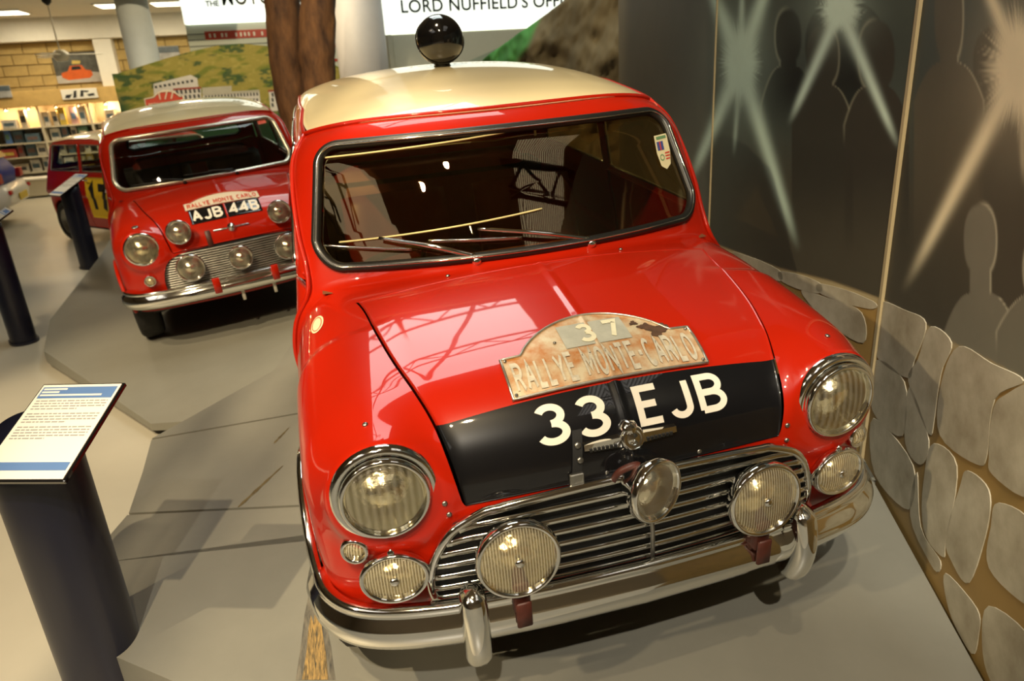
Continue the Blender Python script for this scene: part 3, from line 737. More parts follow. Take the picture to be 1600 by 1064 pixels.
# second platform
sp = thing('display_platform', 'low grey platform carrying the smaller red rally car with many lamps', 'platform')
def c2z(x, y): n_ = CAR2_M[:, 2]; return np.array([x, y, CAR2_T[2] - (n_[0] * (x - CAR2_T[0]) + n_[1] * (y - CAR2_T[1])) / n_[2]])
def c2pl(px, py): return on_plane(px, py, CAR2_T, CAR2_M[:, 2])
q0, q1 = c2pl(68, 548), c2pl(236, 662)
dq = (q1 - q0)[:2] / np.linalg.norm((q1 - q0)[:2])
poly = [c2z(*q0[:2]), c2z(*q1[:2]), c2z(-.97, .75), c2z(-.68, 1.78), c2z(-.50, 2.5), c2z(-.92, 4.7), c2z(-1.15, 5.55), c2z(*c2pl(190, 340)[:2]), c2z(*c2pl(158, 398)[:2]), c2z(*c2pl(78, 500)[:2])]
t = np.array(poly); obj('platform_board', slab(t, max(.004, t[:, 2].min() - .04)), PLATM, sp, False)
lo = t - [0, 0, .042]; c = lo.mean(0); lo[:, :2] = c[:2] + (lo[:, :2] - c[:2]) * .98; lo[:, 2] = np.maximum(lo[:, 2], .003)
obj('platform_base', slab(lo, .001), EDGEM, sp, False)

# ------------------------------------------------------------------ the large red rally car in front
hero = thing('rally_car', 'large red rally car with cream roof and 33 EJB on its bonnet', 'car')
hero.matrix_world = m4(HERO_M, HERO_T)
M = bpy.data.materials.new('red_bonnet_with_black_band'); M.use_nodes = True; nt = M.node_tree; b = nt.nodes['Principled BSDF']
tc = nt.nodes.new('ShaderNodeTexCoord'); sep = nt.nodes.new('ShaderNodeSeparateXYZ'); nt.links.new(tc.outputs['Object'], sep.inputs[0])
lt = nt.nodes.new('ShaderNodeMath'); lt.operation = 'LESS_THAN'; lt.inputs[1].default_value = -1.337; nt.links.new(sep.outputs['Y'], lt.inputs[0])
mx = nt.nodes.new('ShaderNodeMix'); mx.data_type = 'RGBA'; mx.inputs[6].default_value = (0.42, 0.012, 0.002, 1); mx.inputs[7].default_value = (0.005, 0.005, 0.006, 1)
nt.links.new(lt.outputs[0], mx.inputs['Factor']); nt.links.new(mx.outputs[2], b.inputs['Base Color'])
b.inputs['Roughness'].default_value = .3; b.inputs['Specular IOR Level'].default_value = .15; b.inputs['Coat Weight'].default_value = 1; b.inputs['Coat Roughness'].default_value = .03
bon, wsn = car_base(hero, M, CREAM, AMBERGLASS, RUBBER, True)
LETTER = mat('white_letter_paint', (0.86, 0.80, 0.68), 0.45, noise=0.05, nscale=20)
def band_map(x0, x1, top=(-1.349, .768), bot=(-1.410, .703), off=.0048):
    def f(uv, w):
        x = x0 + (x1 - x0) * uv[:, 0] / w; v = uv[:, 1:2]
        Q = np.concatenate([x[:, None], np.array(bot)[None] * (1 - v) + np.array(top)[None] * v], 1)
        return project(inner_fan(Q), Q, off)
    return f
obj('registration_lettering', text_mesh('33', band_map(-.198, -.034), .17, .17), LETTER, bon)
obj('registration_lettering', text_mesh('EJB', band_map(.030, .247), .17, .14), LETTER, bon)
# rally plate
PLQ = mat('rusty_plate_paint', (0.62, 0.53, 0.36), 0.38, 0.25, noise=0.8, nscale=22, color2=(0.46, 0.17, 0.035))
PLQRIM = mat('plate_aluminium', (0.66, 0.62, 0.52), 0.3, 0.85, noise=0.3, nscale=40)
PLQLET = mat('bare_embossed_metal', (0.70, 0.64, 0.50), 0.4, 0.25, noise=0.35, nscale=60)
def plq_top(x): return np.where(np.abs(x) > .178, -1.226, -1.222 + .096 * np.clip(1 - (np.abs(x) / .178) ** 2, 0, 1) ** .85)
def plq_pt(x, y, off):
    Q = np.stack([x, y, bonnet_z(y) - .14 * x * x], -1); return project(inner_fan(Q), Q, off)
xs = np.linspace(-.231, .231, 90); vv = np.linspace(0, 1, 26)[:, None]; X = np.broadcast_to(xs, (26, 90)); Y = -1.338 + (plq_top(xs)[None] + 1.338) * vv
Gp = plq_pt(X.copy(), Y, .010); plate = obj('rally_plate', skirt(Gp + np.exp(-(X / .004) ** 2)[..., None] * [0, 0, .004], .004), PLQ, hero)
plate['label'] = 'rusty cream rally plate lettered RALLYE MONTE-CARLO 37'
ox = np.r_[np.linspace(-.229, .229, 40), .229, .229, np.linspace(.229, -.229, 80), -.229, -.229]
oy = np.r_[np.full(40, -1.336), -1.30, -1.26, plq_top(np.linspace(.229, -.229, 80)) - .002, -1.26, -1.30]
obj('plate_rim', tube(plq_pt(ox, oy, .012), .0032, 6, True), PLQRIM, plate)
def plq_map(x0, x1, y0, y1, off=.0135):
    def f(uv, w): return plq_pt(x0 + (x1 - x0) * uv[:, 0] / w, y0 + (y1 - y0) * uv[:, 1], off)
    return f
obj('plate_lettering', text_mesh('RALLYE MONTE-CARLO', plq_map(-.214, .214, -1.327, -1.247), .17, .14, .1), PLQLET, plate)
PALE = mat('faded_number_paint', (0.74, 0.70, 0.50), 0.5, noise=0.15, nscale=30); GREYP = mat('grey_number_patch', (0.42, 0.42, 0.35), 0.45, noise=0.2, nscale=25)
gx_, gy_ = np.meshgrid(np.linspace(-.075, .085, 24), np.linspace(-1.238, -1.158, 10)); obj('number_patch', grid(plq_pt(gx_, gy_, .0118)), GREYP, plate)
obj('plate_number', text_mesh('3', plq_map(-.034, .006, -1.230, -1.164), .2), PALE, plate)
obj('plate_number', text_mesh('7', plq_map(.030, .070, -1.230, -1.164), .2), PALE, plate)
SCR = mat('flaked_brown_patch', (0.10, 0.045, 0.02), 0.7, noise=0.5, nscale=60)
for cx_, cy_, rr_ in ((.152, -1.226, .024), (.128, -1.208, .014), (.172, -1.214, .012), (.108, -1.190, .009)):
    a = np.linspace(0, 2 * np.pi, 26, endpoint=False); k = rr_ * (1 + .3 * np.sin(a * 3 + cx_ * 90) + .15 * np.sin(a * 7))
    Pq = plq_pt(cx_ + k * np.cos(a), cy_ + .8 * k * np.sin(a), .0125); obj('flaked_patch', (Pq, [tuple(range(26))]), SCR, plate)
for cx_, cy_ in ((-.220, -1.236), (.220, -1.236), (-.220, -1.328), (.220, -1.328), (-.095, -1.212)):
    p_ = plq_pt(np.array([cx_]), np.array([cy_]), .012)[0]; Fm = frame_from(normal_at(p_[None])[0]); o = obj('rivet', lathe([(.004, 0), (.004, .002), (0, .004)], 10), STEEL, plate); o.matrix_local = m4(Fm, p_)
# badge
bd = thing_badge = obj('bonnet_badge', merge(xf(lathe([(0, -.01), (.026, -.01), (.028, .006), (.022, .014), (.018, .010), (.010, .014), (0, .016)], 28), frame_from((0, -1, .35)), (.003, -1.425, .692)), xf(lathe([(0, -.02), (.020, -.02), (.022, 0), (.014, .014), (0, .018)], 20), frame_from((0, -.6, 1)), (.0, -1.415, .712))), CHROME, hero)
for s in (-1, 1):
    pts_ = np.array([[s * (.024 + .082 * t), -1.4255 + .004 * t, .692 + .001 * t] for t in np.linspace(0, 1, 8)]); hh = np.linspace(.011, .006, 8)
    v = np.concatenate([pts_ + np.stack([0 * hh, -.006 + 0 * hh, hh], 1), pts_ + np.stack([0 * hh, -.010 + 0 * hh, -hh], 1), pts_ + np.stack([0 * hh, .012 + 0 * hh, hh], 1)])
    F = [(i, i + 1, 9 + i, 8 + i) for i in range(7)] + [(i + 16, i + 17, i + 1, i) for i in range(7)] + [(7, 23, 15), (0, 8, 16)]
    obj('badge_wing', (v, F), CHROME, bd, False)
    for k in range(7):
        t = (k + 1.5) / 9; c_ = np.array([s * (.024 + .082 * t), -1.4355 + .004 * t, .687]); obj('badge_mark', box(c_[0] - .0028, c_[0] + .0028, c_[1] - .0022, c_[1] + .002, c_[2] - .004, c_[2] + .004), BLACKMATT, bd, False)
# bonnet strap
Qs = np.stack([np.full(12, -.112) - .016 * np.linspace(0, 1, 12), np.linspace(-1.398, -1.434, 12), np.linspace(.722, .640, 12)], 1)
strp = project(inner_fan(Qs), Qs, .007); v = np.concatenate([strp + [.011, 0, 0], strp - [.011, 0, 0]])
st_ = obj('bonnet_strap', (v, [(i, i + 1, 13 + i, 12 + i) for i in range(11)]), BLACKMATT, hero)
obj('strap_buckle', xf(box(-.016, .016, -.006, .004, -.014, .014, .002), None, (-.130, -1.443, .632)), STEEL, st_, False)
for zz_ in (.705, .668): obj('strap_eyelet', xf(lathe([(.007, 0), (.007, .004), (.003, .005), (0, .005)], 12), frame_from((0, -1, .5)), project(inner_fan(np.array([[-.118, -1.43, zz_]])), np.array([[-.118, -1.43, zz_]]), .008)[0]), STEEL, st_)
# grille
def grille_half(z): return np.interp(z, [.372, .40, .45, .50, .545, .575, .598, .610, .618], [.452, .462, .460, .448, .425, .395, .335, .25, .05])
zc = np.linspace(.372, .615, 24); xx = np.linspace(-1, 1, 50); GX = grille_half(zc)[:, None] * xx[None]; GZ = np.repeat(zc[:, None], 50, 1)
def nose_pt(x, z, off): Q = np.stack([x, np.full_like(x, -1.44), z], -1); return project(np.stack([x, np.full_like(x, -1.1), z], -1), Q, off)
gr = obj('grille', skirt(nose_pt(GX, GZ, .004), .01), BLACKMATT, hero); CARPARTS['grille_back'] = skirt(nose_pt(GX, GZ, .004), .01)
for i, z in enumerate(np.linspace(.388, .572, 7)):
    h = grille_half(z) - .006; x = np.linspace(-h, h, 60); arch = .010 * (1 - (x / h) ** 2) * (i / 6)
    obj('grille_bar', tube(nose_pt(x, z + arch, .020), 0.0078, 8, False, .8, (0, -1, 0)), CHROME, gr)
tx = np.concatenate([np.array([.457, .462, .460, .448, .425, .395]), np.linspace(.335, -.335, 40), -np.array([.395, .425, .448, .460, .462, .457])])
tz = np.concatenate([[.385, .42, .46, .50, .545, .575], .598 + .019 * (1 - (np.linspace(.335, -.335, 40) / .335) ** 2) , [.575, .545, .50, .46, .42, .385]])
obj('grille_moulding', tube(spline(nose_pt(tx, tz, .016), 120), .0105, 8), CHROME, gr)
# lamps
for s in (-1, 1):
    hl_ = lamp(hero, 'headlamp', (s * .527, -1.420, .667), (s * .05, -1, .05), .086, LENS_HEAD, .085, CHROME, .022, .007)
    obj('headlamp_ring', lathe([(.090, -.04), (.110, -.036), (.1115, -.020), (.107, -.010), (.097, -.006), (.092, -.012)], 52, False, False), CHROME, hl_)
    obj('bulb_shield', xf(lathe([(0, .0), (.016, .0), (.017, .012), (0, .014)], 18), np.diag([1, 1.3, 1]), (0, .012, -.03)), STEEL, hl_)
    sl = lamp(hero, 'spot_lamp', (s * .285, -1.515, .517), (s * .04, -1, .10), .084, LENS_SPOT, .075, CHROME, .010, .007, True)
    obj('lamp_bracket', xf(box(-.018, .018, -.03, .004, -.10, -.02, .004)), BROWNSTRAP, hero).matrix_local = m4(np.eye(3), (s * .285, -1.492, .478))
    obj('mounting_strap', xf(box(-.017, .017, -.004, .006, -.038, .030, .003)), BROWNSTRAP, hero).matrix_local = m4(np.eye(3), (s * .285, -1.530, .385))
    lamp(hero, 'side_lamp', (s * .606, -1.404, .544), (s * .35, -1, .05), .026, LENS_SPOT, .02, CHROME, .012, .006, bulb=False)
    ol = lamp(hero, 'fog_lamp', (s * .536, -1.440, .480), (s * .12, -1, .10), .055, LENS_SPOT, .05, CHROME, .012, .005, True, 1.24, 1.0, False)
    obj('lamp_stud', xf(lathe([(.008, -.004), (.008, .004), (0, .010)], 12), frame_from((0, 1, 0), (0, 0, 1)), (0, .060, -.004)), CHROME, ol)
    put('overrider', CHROME, hero, loc=(s * .388, -1.500, .363), rot=(math.radians(3), 0, 0))
ml = lamp(hero, 'swivel_lamp', (.020, -1.515, .612), (.42, -1, .10), .066, LENS_CLEAR, .075, CHROME, .014, .006)
obj('lamp_post', tube([(.035, -1.475, .37), (.028, -1.485, .48), (.022, -1.480, .57)], .005, 8), STEEL, hero)
obj('leather_tab', tube(spline([(-.055, -1.455, .612), (-.045, -1.475, .650), (-.010, -1.480, .662), (.012, -1.470, .640)], 16), .006, 6, False, 1.3), BROWNSTRAP, hero)
scr = [(-.541, -1.322, .787), (.550, -1.322, .786), (-.411, -1.424, .629), (.390, -1.422, .634), (-.405, -1.425, .600), (.392, -1.423, .594), (-.257, -.775, .883), (.257, -.772, .883), (-.06, -1.437, .627), (.16, -1.435, .626)]
screws(hero, scr)
# windscreen fittings
BUSB = mat('pale_bus_bar', (0.72, 0.62, 0.30), 0.4, noise=0.1)
for (xa, za, xb, zb_) in ((-.545, 1.178, .047, 1.218), (-.530, .966, .053, 1.010)):
    l_ = np.stack([np.linspace(xa, xb, 24), np.linspace(za, zb_, 24)], 1); obj('heater_strip', tube(drop_ws(l_, .0), .0028, 6), BUSB, wsn)
sh = [(-.026, .048), (.026, .048), (.028, .0), (.020, -.036), (0, -.048), (-.020, -.036), (-.028, 0)]
def ws_decal(pts, cx_, cz_, off): p = np.array(pts); return drop_ws(np.stack([cx_ + p[:, 0], cz_ + p[:, 1]], 1), off)
STK = mat('cream_sticker', (0.72, 0.66, 0.42), 0.5, noise=0.1); STR = mat('red_print', (0.55, 0.05, 0.03), 0.5); STB = mat('blue_print', (0.05, 0.07, 0.25), 0.5); STG = mat('green_print', (0.12, 0.25, 0.12), 0.5)
stk = obj('shield_sticker', (ws_decal(sh, .512, 1.092, .002), [tuple(range(7))]), STK, wsn, False); stk['label'] = 'small cream shield sticker with red cross flag'
def rect(a, b, c_, d): return [(a, c_), (b, c_), (b, d), (a, d)]
for pts_, mm_ in ((rect(-.022, .004, .006, .030), STB), (rect(-.022, .004, .0155, .0205), STR), (rect(-.0115, -.0065, .006, .030), STR), (rect(.004, .024, -.006, -.002), STR), (rect(.004, .023, -.014, -.010), STR), (rect(.004, .021, -.022, -.018), STR), (rect(-.020, .020, .036, .044), STG)):
    obj('sticker_print', (ws_decal(pts_, .512, 1.092, .003), [(0, 1, 2, 3)]), mm_, stk, False)
a = np.linspace(0, 2 * np.pi, 22, endpoint=False); obj('sticker_print', merge(*[(np.concatenate([ws_decal(np.stack([-.010 + .009 * np.cos(a), -.014 + .009 * np.sin(a)], 1), .512, 1.092, .003), ws_decal(np.stack([-.010 + .006 * np.cos(a), -.014 + .006 * np.sin(a)], 1), .512, 1.092, .003)]), [(i, (i + 1) % 22, 22 + (i + 1) % 22, 22 + i) for i in range(22)])]), STG, stk, False)
wiper(hero, (-.166, -.742, .903), (-.42, -.63, .968), (-.567, 0, .958), (-.335, 0, .942))
wiper(hero, (.177, -.740, .903), (-.15, -.70, .975), (-.285, 0, .960), (-.028, 0, .946))
# oval sticker on the wing
oc = np.array([-.622, -.81, .817]); on_ = normal_at(oc[None])[0]; Fm = frame_from(on_, (0, 1, 0))
def oval(rx_, ry_, off):
    a = np.linspace(0, 2 * np.pi, 30, endpoint=False); p = oc + np.outer(rx_ * np.cos(a), Fm[:, 0]) + np.outer(ry_ * np.sin(a), Fm[:, 1]); return project(inner_low(p), p, off)
osk = obj('oval_sticker', (oval(.022, .046, .0015), [tuple(range(30))]), STK, hero, False)
obj('sticker_print', (np.concatenate([oval(.017, .038, .0025), oval(.015, .035, .0025)]), [(i, (i + 1) % 30, 30 + (i + 1) % 30, 30 + i) for i in range(30)]), STR, osk, False)
# roof lamp
rl = obj('roof_lamp', xf(lathe([(0, -.095)] + [(.094 * math.sin(t), -.094 * math.cos(t)) for t in np.linspace(.15, math.pi - .001, 36)], 48), None, (-.012, .40, 1.447)), BLACKGLOSS, hero)
obj('lamp_stem', xf(lathe([(.050, 0), (.050, .006), (.036, .012), (.030, .022), (.018, .030), (.018, .06), (0, .06)], 28), None, (-.012, .40, 1.337)), CHROME, rl)
obj('reflection_ring', xf(tube([(.0955 * math.cos(t), .0955 * math.sin(t), 0) for t in np.linspace(0, 2 * math.pi, 60, endpoint=False)], .0022, 6, True), rot_x(math.radians(62)), (-.012, .40, 1.447)), BLACKGLOSS, rl)  # thin ring modelled for the roof's reflected arc on the ball

# ------------------------------------------------------------------ the second red rally car
car2 = thing('rally_car', 'red rally car with cream roof, five extra lamps and AJB 44B plate', 'car'); car2.matrix_world = m4(CAR2_M, CAR2_T)
ALU = mat('bright_seal_trim', (0.62, 0.58, 0.46), 0.3, 0.7)
bon2, ws2 = car_base(car2, RED, CREAM, CLEARGLASS, ALU)
gr2 = link('grille', CARMESH.setdefault(('grille_back', 'x'), mesh_data('grille', *CARPARTS['grille_back'], BLACKMATT)), car2)
for i, z in enumerate(np.linspace(.385, .595, 15)):
    h = grille_half(z) - .004; x = np.linspace(-h, h, 30); obj('grille_bar', tube(nose_pt(x, z + 0 * x, .012), .0055, 6, False, .8, (0, -1, 0)), STEEL, gr2)
for s in (-1, 1):
    h2_ = lamp(car2, 'headlamp', (s * .527, -1.410, .667), (0, -1, .05), .092, LENS_HEAD, .085, CHROME, .024, .010)
    lamp(car2, 'bonnet_lamp', (s * .303, -1.455, .735), (0, -1, .08), .068, LENS_CLEAR, .07, CHROME, .014, .007)
    lamp(car2, 'spot_lamp', (s * .296, -1.515, .520), (0, -1, .08), .078, LENS_CLEAR, .07, CHROME, .012, .007)
    lamp(car2, 'side_lamp', (s * .538, -1.420, .470), (s * .1, -1, .05), .030, LENS_SPOT, .025, CHROME, .014, .006, bulb=False)
    obj('mounting_strap', box(-.022, .022, -.006, .006, -.05, .05, .003), RED, car2).matrix_local = m4(np.eye(3), (s * .18, -1.535, .38))
    obj('valance_stay', box(-.010, .010, -.004, .004, -.04, .04, .002), WHITEPAINT, car2).matrix_local = m4(np.eye(3), (s * .10 + .06, -1.475, .27))
lamp(car2, 'spot_lamp', (.0, -1.53, .520), (0, -1, .08), .068, LENS_CLEAR, .065, CHROME, .012, .007)
screws(car2, [(-.527, -1.33, .79)], .02, 'lamp_catch')
obj('leather_tab', box(-.016, .016, -.005, .005, -.05, .05, .003), BROWNSTRAP, car2).matrix_local = m4(rot_x(-.3), (-.145, -1.434, .655))
obj('registration_panel', skirt(project(inner_fan(np.stack(np.meshgrid(np.linspace(-.215, .215, 30), [0.]), -1)[..., :1].repeat(3, -1)) * 0 + np.stack([np.broadcast_to(np.linspace(-.215, .215, 30), (10, 30)), np.full((10, 30), -1.05), np.full((10, 30), .45)], -1), np.stack([np.broadcast_to(np.linspace(-.215, .215, 30), (10, 30)), np.repeat(np.linspace(-1.372, -1.275, 10)[:, None], 30, 1), np.repeat(np.linspace(.742, .812, 10)[:, None], 30, 1)], -1), .006), .004), BLACKGLOSS, bon2)
for s_, xa_, xb_ in (('AJB', -.202, -.020), ('44B', .022, .204)): obj('registration_lettering', text_mesh(s_, band_map(xa_, xb_, (-1.290, .806), (-1.362, .752), .0085), .2, .12), LETTER, bon2)
PL2 = mat('pale_rally_plate', (0.78, 0.66, 0.50), 0.45, noise=0.1, nscale=20); REDP = mat('red_plate_print', (0.60, 0.08, 0.04), 0.5)
def plq2_top(x): return np.where(np.abs(x) > .19, -1.185, -1.185 + .07 * np.clip(1 - (np.abs(x) / .19) ** 2, 0, 1) ** .85)
X2 = np.broadcast_to(np.linspace(-.228, .228, 60), (16, 60)); Y2 = -1.272 + (plq2_top(X2) + 1.272) * np.linspace(0, 1, 16)[:, None]
p2_ = obj('rally_plate', skirt(plq_pt(X2.copy(), Y2, .010), .004), PL2, car2)
obj('plate_lettering', text_mesh('RALLYE MONTE CARLO', plq_map(-.212, .212, -1.262, -1.205, .013), .2, .12, .15), REDP, p2_)
obj('plate_rim', tube(plq_pt(np.linspace(-.19, .19, 40), plq2_top(np.linspace(-.19, .19, 40)) - .008, .013), .003, 6), REDP, p2_)
obj('bonnet_badge', merge(xf(lathe([(0, -.01), (.024, -.01), (.026, .006), (0, .016)], 24), frame_from((0, -1, .35)), (0, -1.425, .695)), box(-.11, .11, -1.428, -1.420, .690, .700, .003)), CHROME, car2)
wiper(car2, (-.166, -.742, .903), (-.36, -.66, .935), (-.50, 0, .925), (-.22, 0, .93), BLACKMATT); wiper(car2, (.177, -.740, .903), (0, -.72, .94), (-.16, 0, .945), (.16, 0, .935), BLACKMATT)
ORS = mat('orange_red_sticker', (0.85, 0.10, 0.03), 0.5); obj('screen_sticker', (ws_decal(rect(-.03, .03, -.012, .012), .46, 1.185, .003), [(0, 1, 2, 3)]), ORS, ws2, False)

# ------------------------------------------------------------------ third red car, seen from its side
car3 = thing('rally_car', 'dark red car with yellow door square, half hidden behind the other cars', 'car'); car3.location = (-2.72, 7.36, .0); car3.rotation_euler = (0, 0, math.radians(41))
bon3, ws3 = car_base(car3, RED, CREAM, CLEARGLASS, ALU)
obj('grille', CARPARTS['grille_back'], BLACKMATT, car3)
for s in (-1, 1): lamp(car3, 'headlamp', (s * .527, -1.410, .667), (0, -1, .05), .092, LENS_HEAD, .085, CHROME, .024, .010)
YEL = mat('yellow_number_square', (0.75, 0.50, 0.02), 0.5, noise=0.05); NUM = mat('black_number', (0.01, 0.01, 0.01), 0.5)
def side_pt(y, z, off): Q = np.stack([np.full_like(y, -.70), y, z], -1); return project(np.stack([np.full_like(y, -.3), y, z], -1), Q, off)
yq, zq = np.meshgrid(np.linspace(.26, -.30, 20), np.linspace(.34, .83, 16)); sq = obj('number_square', skirt(side_pt(yq, zq, .004), .003), YEL, car3)
obj('door_number', text_mesh('17', lambda uv, w: side_pt(.20 - .44 * uv[:, 0] / w, .40 + .36 * uv[:, 1], .0065), .26, .2, .1), NUM, sq)
obj('door_handle', xf(tube([(-.70, .22, .80), (-.725, .20, .80), (-.725, .12, .80)], .008, 8)), CHROME, car3)

# ------------------------------------------------------------------ hall shell
HALLW = mat('hall_wall_tan', (0.36, 0.28, 0.18), 0.8, noise=0.1, nscale=1.5)
DARKROOF = mat('tan_roof_lining', (0.42, 0.32, 0.20), 0.8, noise=0.2)
WHITEC = mat('white_ceiling', (0.80, 0.76, 0.66), 0.8, noise=0.04)
structure(obj('wall_left', box(-15.2, -15, -9, 18, 0, 6.8), HALLW, None, False))
structure(obj('wall_front', box(-15, 9, -9.2, -9, 0, 6.8), HALLW, None, False))
structure(obj('wall_far', box(-15, 9, 18, 18.2, 0, 6.8), HALLW, None, False))
structure(obj('wall_side', box(9, 9.2, -9, 18, 0, 6.8), HALLW, None, False))
SKY1 = (-1.0, 1.35, 1.9, 6.6); SKY2 = (1.5, 3.6, -6.4, -2.4); ADDED_GLOW = (-6.8, -3.9, -6.4, -2.4)
roofp = []
def roof_rects():
    xs_ = [-15, SKY1[0], SKY1[1], 9]; ys_ = [-9, SKY2[2], SKY2[3], SKY1[2], SKY1[3], 18]
    for i in range(5):
        y0, y1 = ys_[i], ys_[i + 1]
        if i == 1: segs = [(-15, ADDED_GLOW[0]), (ADDED_GLOW[1], SKY2[0]), (SKY2[1], 9)]
        elif i == 3: segs = [(-15, SKY1[0]), (SKY1[1], 9)]
        else: segs = [(-15, 9)]
        for a_, b_ in segs: yield a_, b_, y0, y1
structure(obj('ceiling', merge(*[box(a_, b_, y0, y1, 6.8, 6.95) for a_, b_, y0, y1 in roof_rects()]), DARKROOF, None, False))
SKYM = mat('daylit_roof_sheet', (0.8, 0.8, 0.8), 0.6, emit=(0.90, 1.0, 0.96), estr=5.0)
SKYM2 = mat('daylit_ribbed_sheet', (0.8, 0.8, 0.8), 0.6, emit=(1.0, 0.93, 0.84), estr=1.1)
def corrugated(x0, x1, y0, y1, z, pitch, amp):
    n_ = int((x1 - x0) / pitch * 6); x = np.linspace(x0, x1, n_); zz_ = z + amp * np.sin((x - x0) / pitch * 2 * np.pi)
    return grid(np.stack([np.stack([x, np.full(n_, y0), zz_], 1), np.stack([x, np.full(n_, y1), zz_], 1)]))
w1 = structure(obj('window_1', corrugated(*SKY1, 6.86, .6, .02), SKYM)); w2 = structure(obj('window_2', corrugated(*SKY2, 6.86, .13, .03), SKYM2))
w3 = structure(obj('added_glow_sheet', corrugated(*ADDED_GLOW, 6.86, .6, .02), SKYM2))  # unseen glowing sheet, added so the chrome reflects something bright
RIB = mat('rib_shadow_steel', (0.25, 0.24, 0.22), 0.6)
for k in range(24):
    x_ = SKY2[0] + (k + .5) * (SKY2[1] - SKY2[0]) / 24; obj('rib', box(x_ - .012, x_ + .012, SKY2[2], SKY2[3], 6.78, 6.81), RIB, w2, False)
TRUSSM = mat('dark_truss_steel', (0.05, 0.05, 0.05), 0.5, 0.3)
def truss(label, p0, p1, h, n_, r=.045):
    p0 = np.array(p0, float); p1 = np.array(p1, float)
    T = thing('roof_truss', label, 'truss', tuple(p0)); p1 = p1 - p0
    obj('chord', tube([(0, 0, 0), p1], r, 8), TRUSSM, T); obj('chord', tube([(0, 0, h), p1 + [0, 0, h]], r, 8), TRUSSM, T)
    for k in range(n_):
        a_ = p1 * k / n_; b_ = p1 * (k + 1) / n_; lo_, hi_ = (a_, b_ + [0, 0, h]) if k % 2 == 0 else (a_ + [0, 0, h], b_)
        obj('brace', tube([lo_, hi_], r * .6, 6), TRUSSM, T)
truss('dark steel truss across the near end of the far skylight', (-2.0, 3.0, 6.3), (2.4, 3.0, 6.3), .45, 8, .035)
truss('dark steel truss across the far end of the far skylight', (-2.0, 4.8, 6.3), (2.4, 4.8, 6.3), .45, 8, .035)
truss('diagonal dark steel brace beam below the far skylight', (-.9, 2.0, 6.4), (1.3, 6.5, 6.4), .15, 8, .025)
truss('dark steel truss below the ribbed skylight', (1.0, -4.4, 6.0), (4.8, -4.4, 6.0), .6, 5, .06)
truss('dark lattice girder high on the left, nearer the front lectern', (-4.1, -3.4, 4.2), (-2.2, 1.4, 4.2), .35, 10, .032)
truss('dark lattice girder high on the left, further from the front lectern', (-3.6, -3.6, 4.3), (-1.9, 1.0, 4.3), .35, 10, .032)
truss('dark steel truss above the lamp-covered car', (-6.5, 1.7, 5.2), (-1.2, 1.7, 5.2), .5, 8, .05)

# ------------------------------------------------------------------ painted wall on the right
def proj_px(P):
    q = (np.asarray(P) - CW) @ RW.T; return 800 + FPX * q[..., 0] / q[..., 2], 532 + FPX * q[..., 1] / q[..., 2], q[..., 2]
def srgb(r, g, b): c = np.array([r, g, b], float) / 255; return np.where(c <= .04045, c / 12.92, ((c + .055) / 1.055) ** 2.4)
def sstep(a, b, x): t = np.clip((x - a) / (b - a), 0, 1); return t * t * (3 - 2 * t)
def seg_dist(px, py, a, b):
    a = np.array(a, float); b = np.array(b, float); d = b - a; t = np.clip(((px - a[0]) * d[0] + (py - a[1]) * d[1]) / (d @ d), 0, 1)
    return np.hypot(px - a[0] - t * d[0], py - a[1] - t * d[1]), t
STONE_TOP = np.array([(1040, 350), (1139, 390), (1216, 419), (1300, 440), (1376, 467), (1430, 495), (1486, 534), (1540, 560), (1600, 592), (1760, 660), (2200, 800)], float)
def vnoise(px, py, s, seed=0):
    r = np.random.default_rng(seed); tab = r.random((64, 64)); x = px / s; y = py / s; i = np.floor(x).astype(int); j = np.floor(y).astype(int); fx = x - i; fy_ = y - j
    fx = fx * fx * (3 - 2 * fx); fy_ = fy_ * fy_ * (3 - 2 * fy_); g = lambda a, b: tab[a % 64, b % 64]
    return (g(i, j) * (1 - fx) + g(i + 1, j) * fx) * (1 - fy_) + (g(i, j + 1) * (1 - fx) + g(i + 1, j + 1) * fx) * fy_
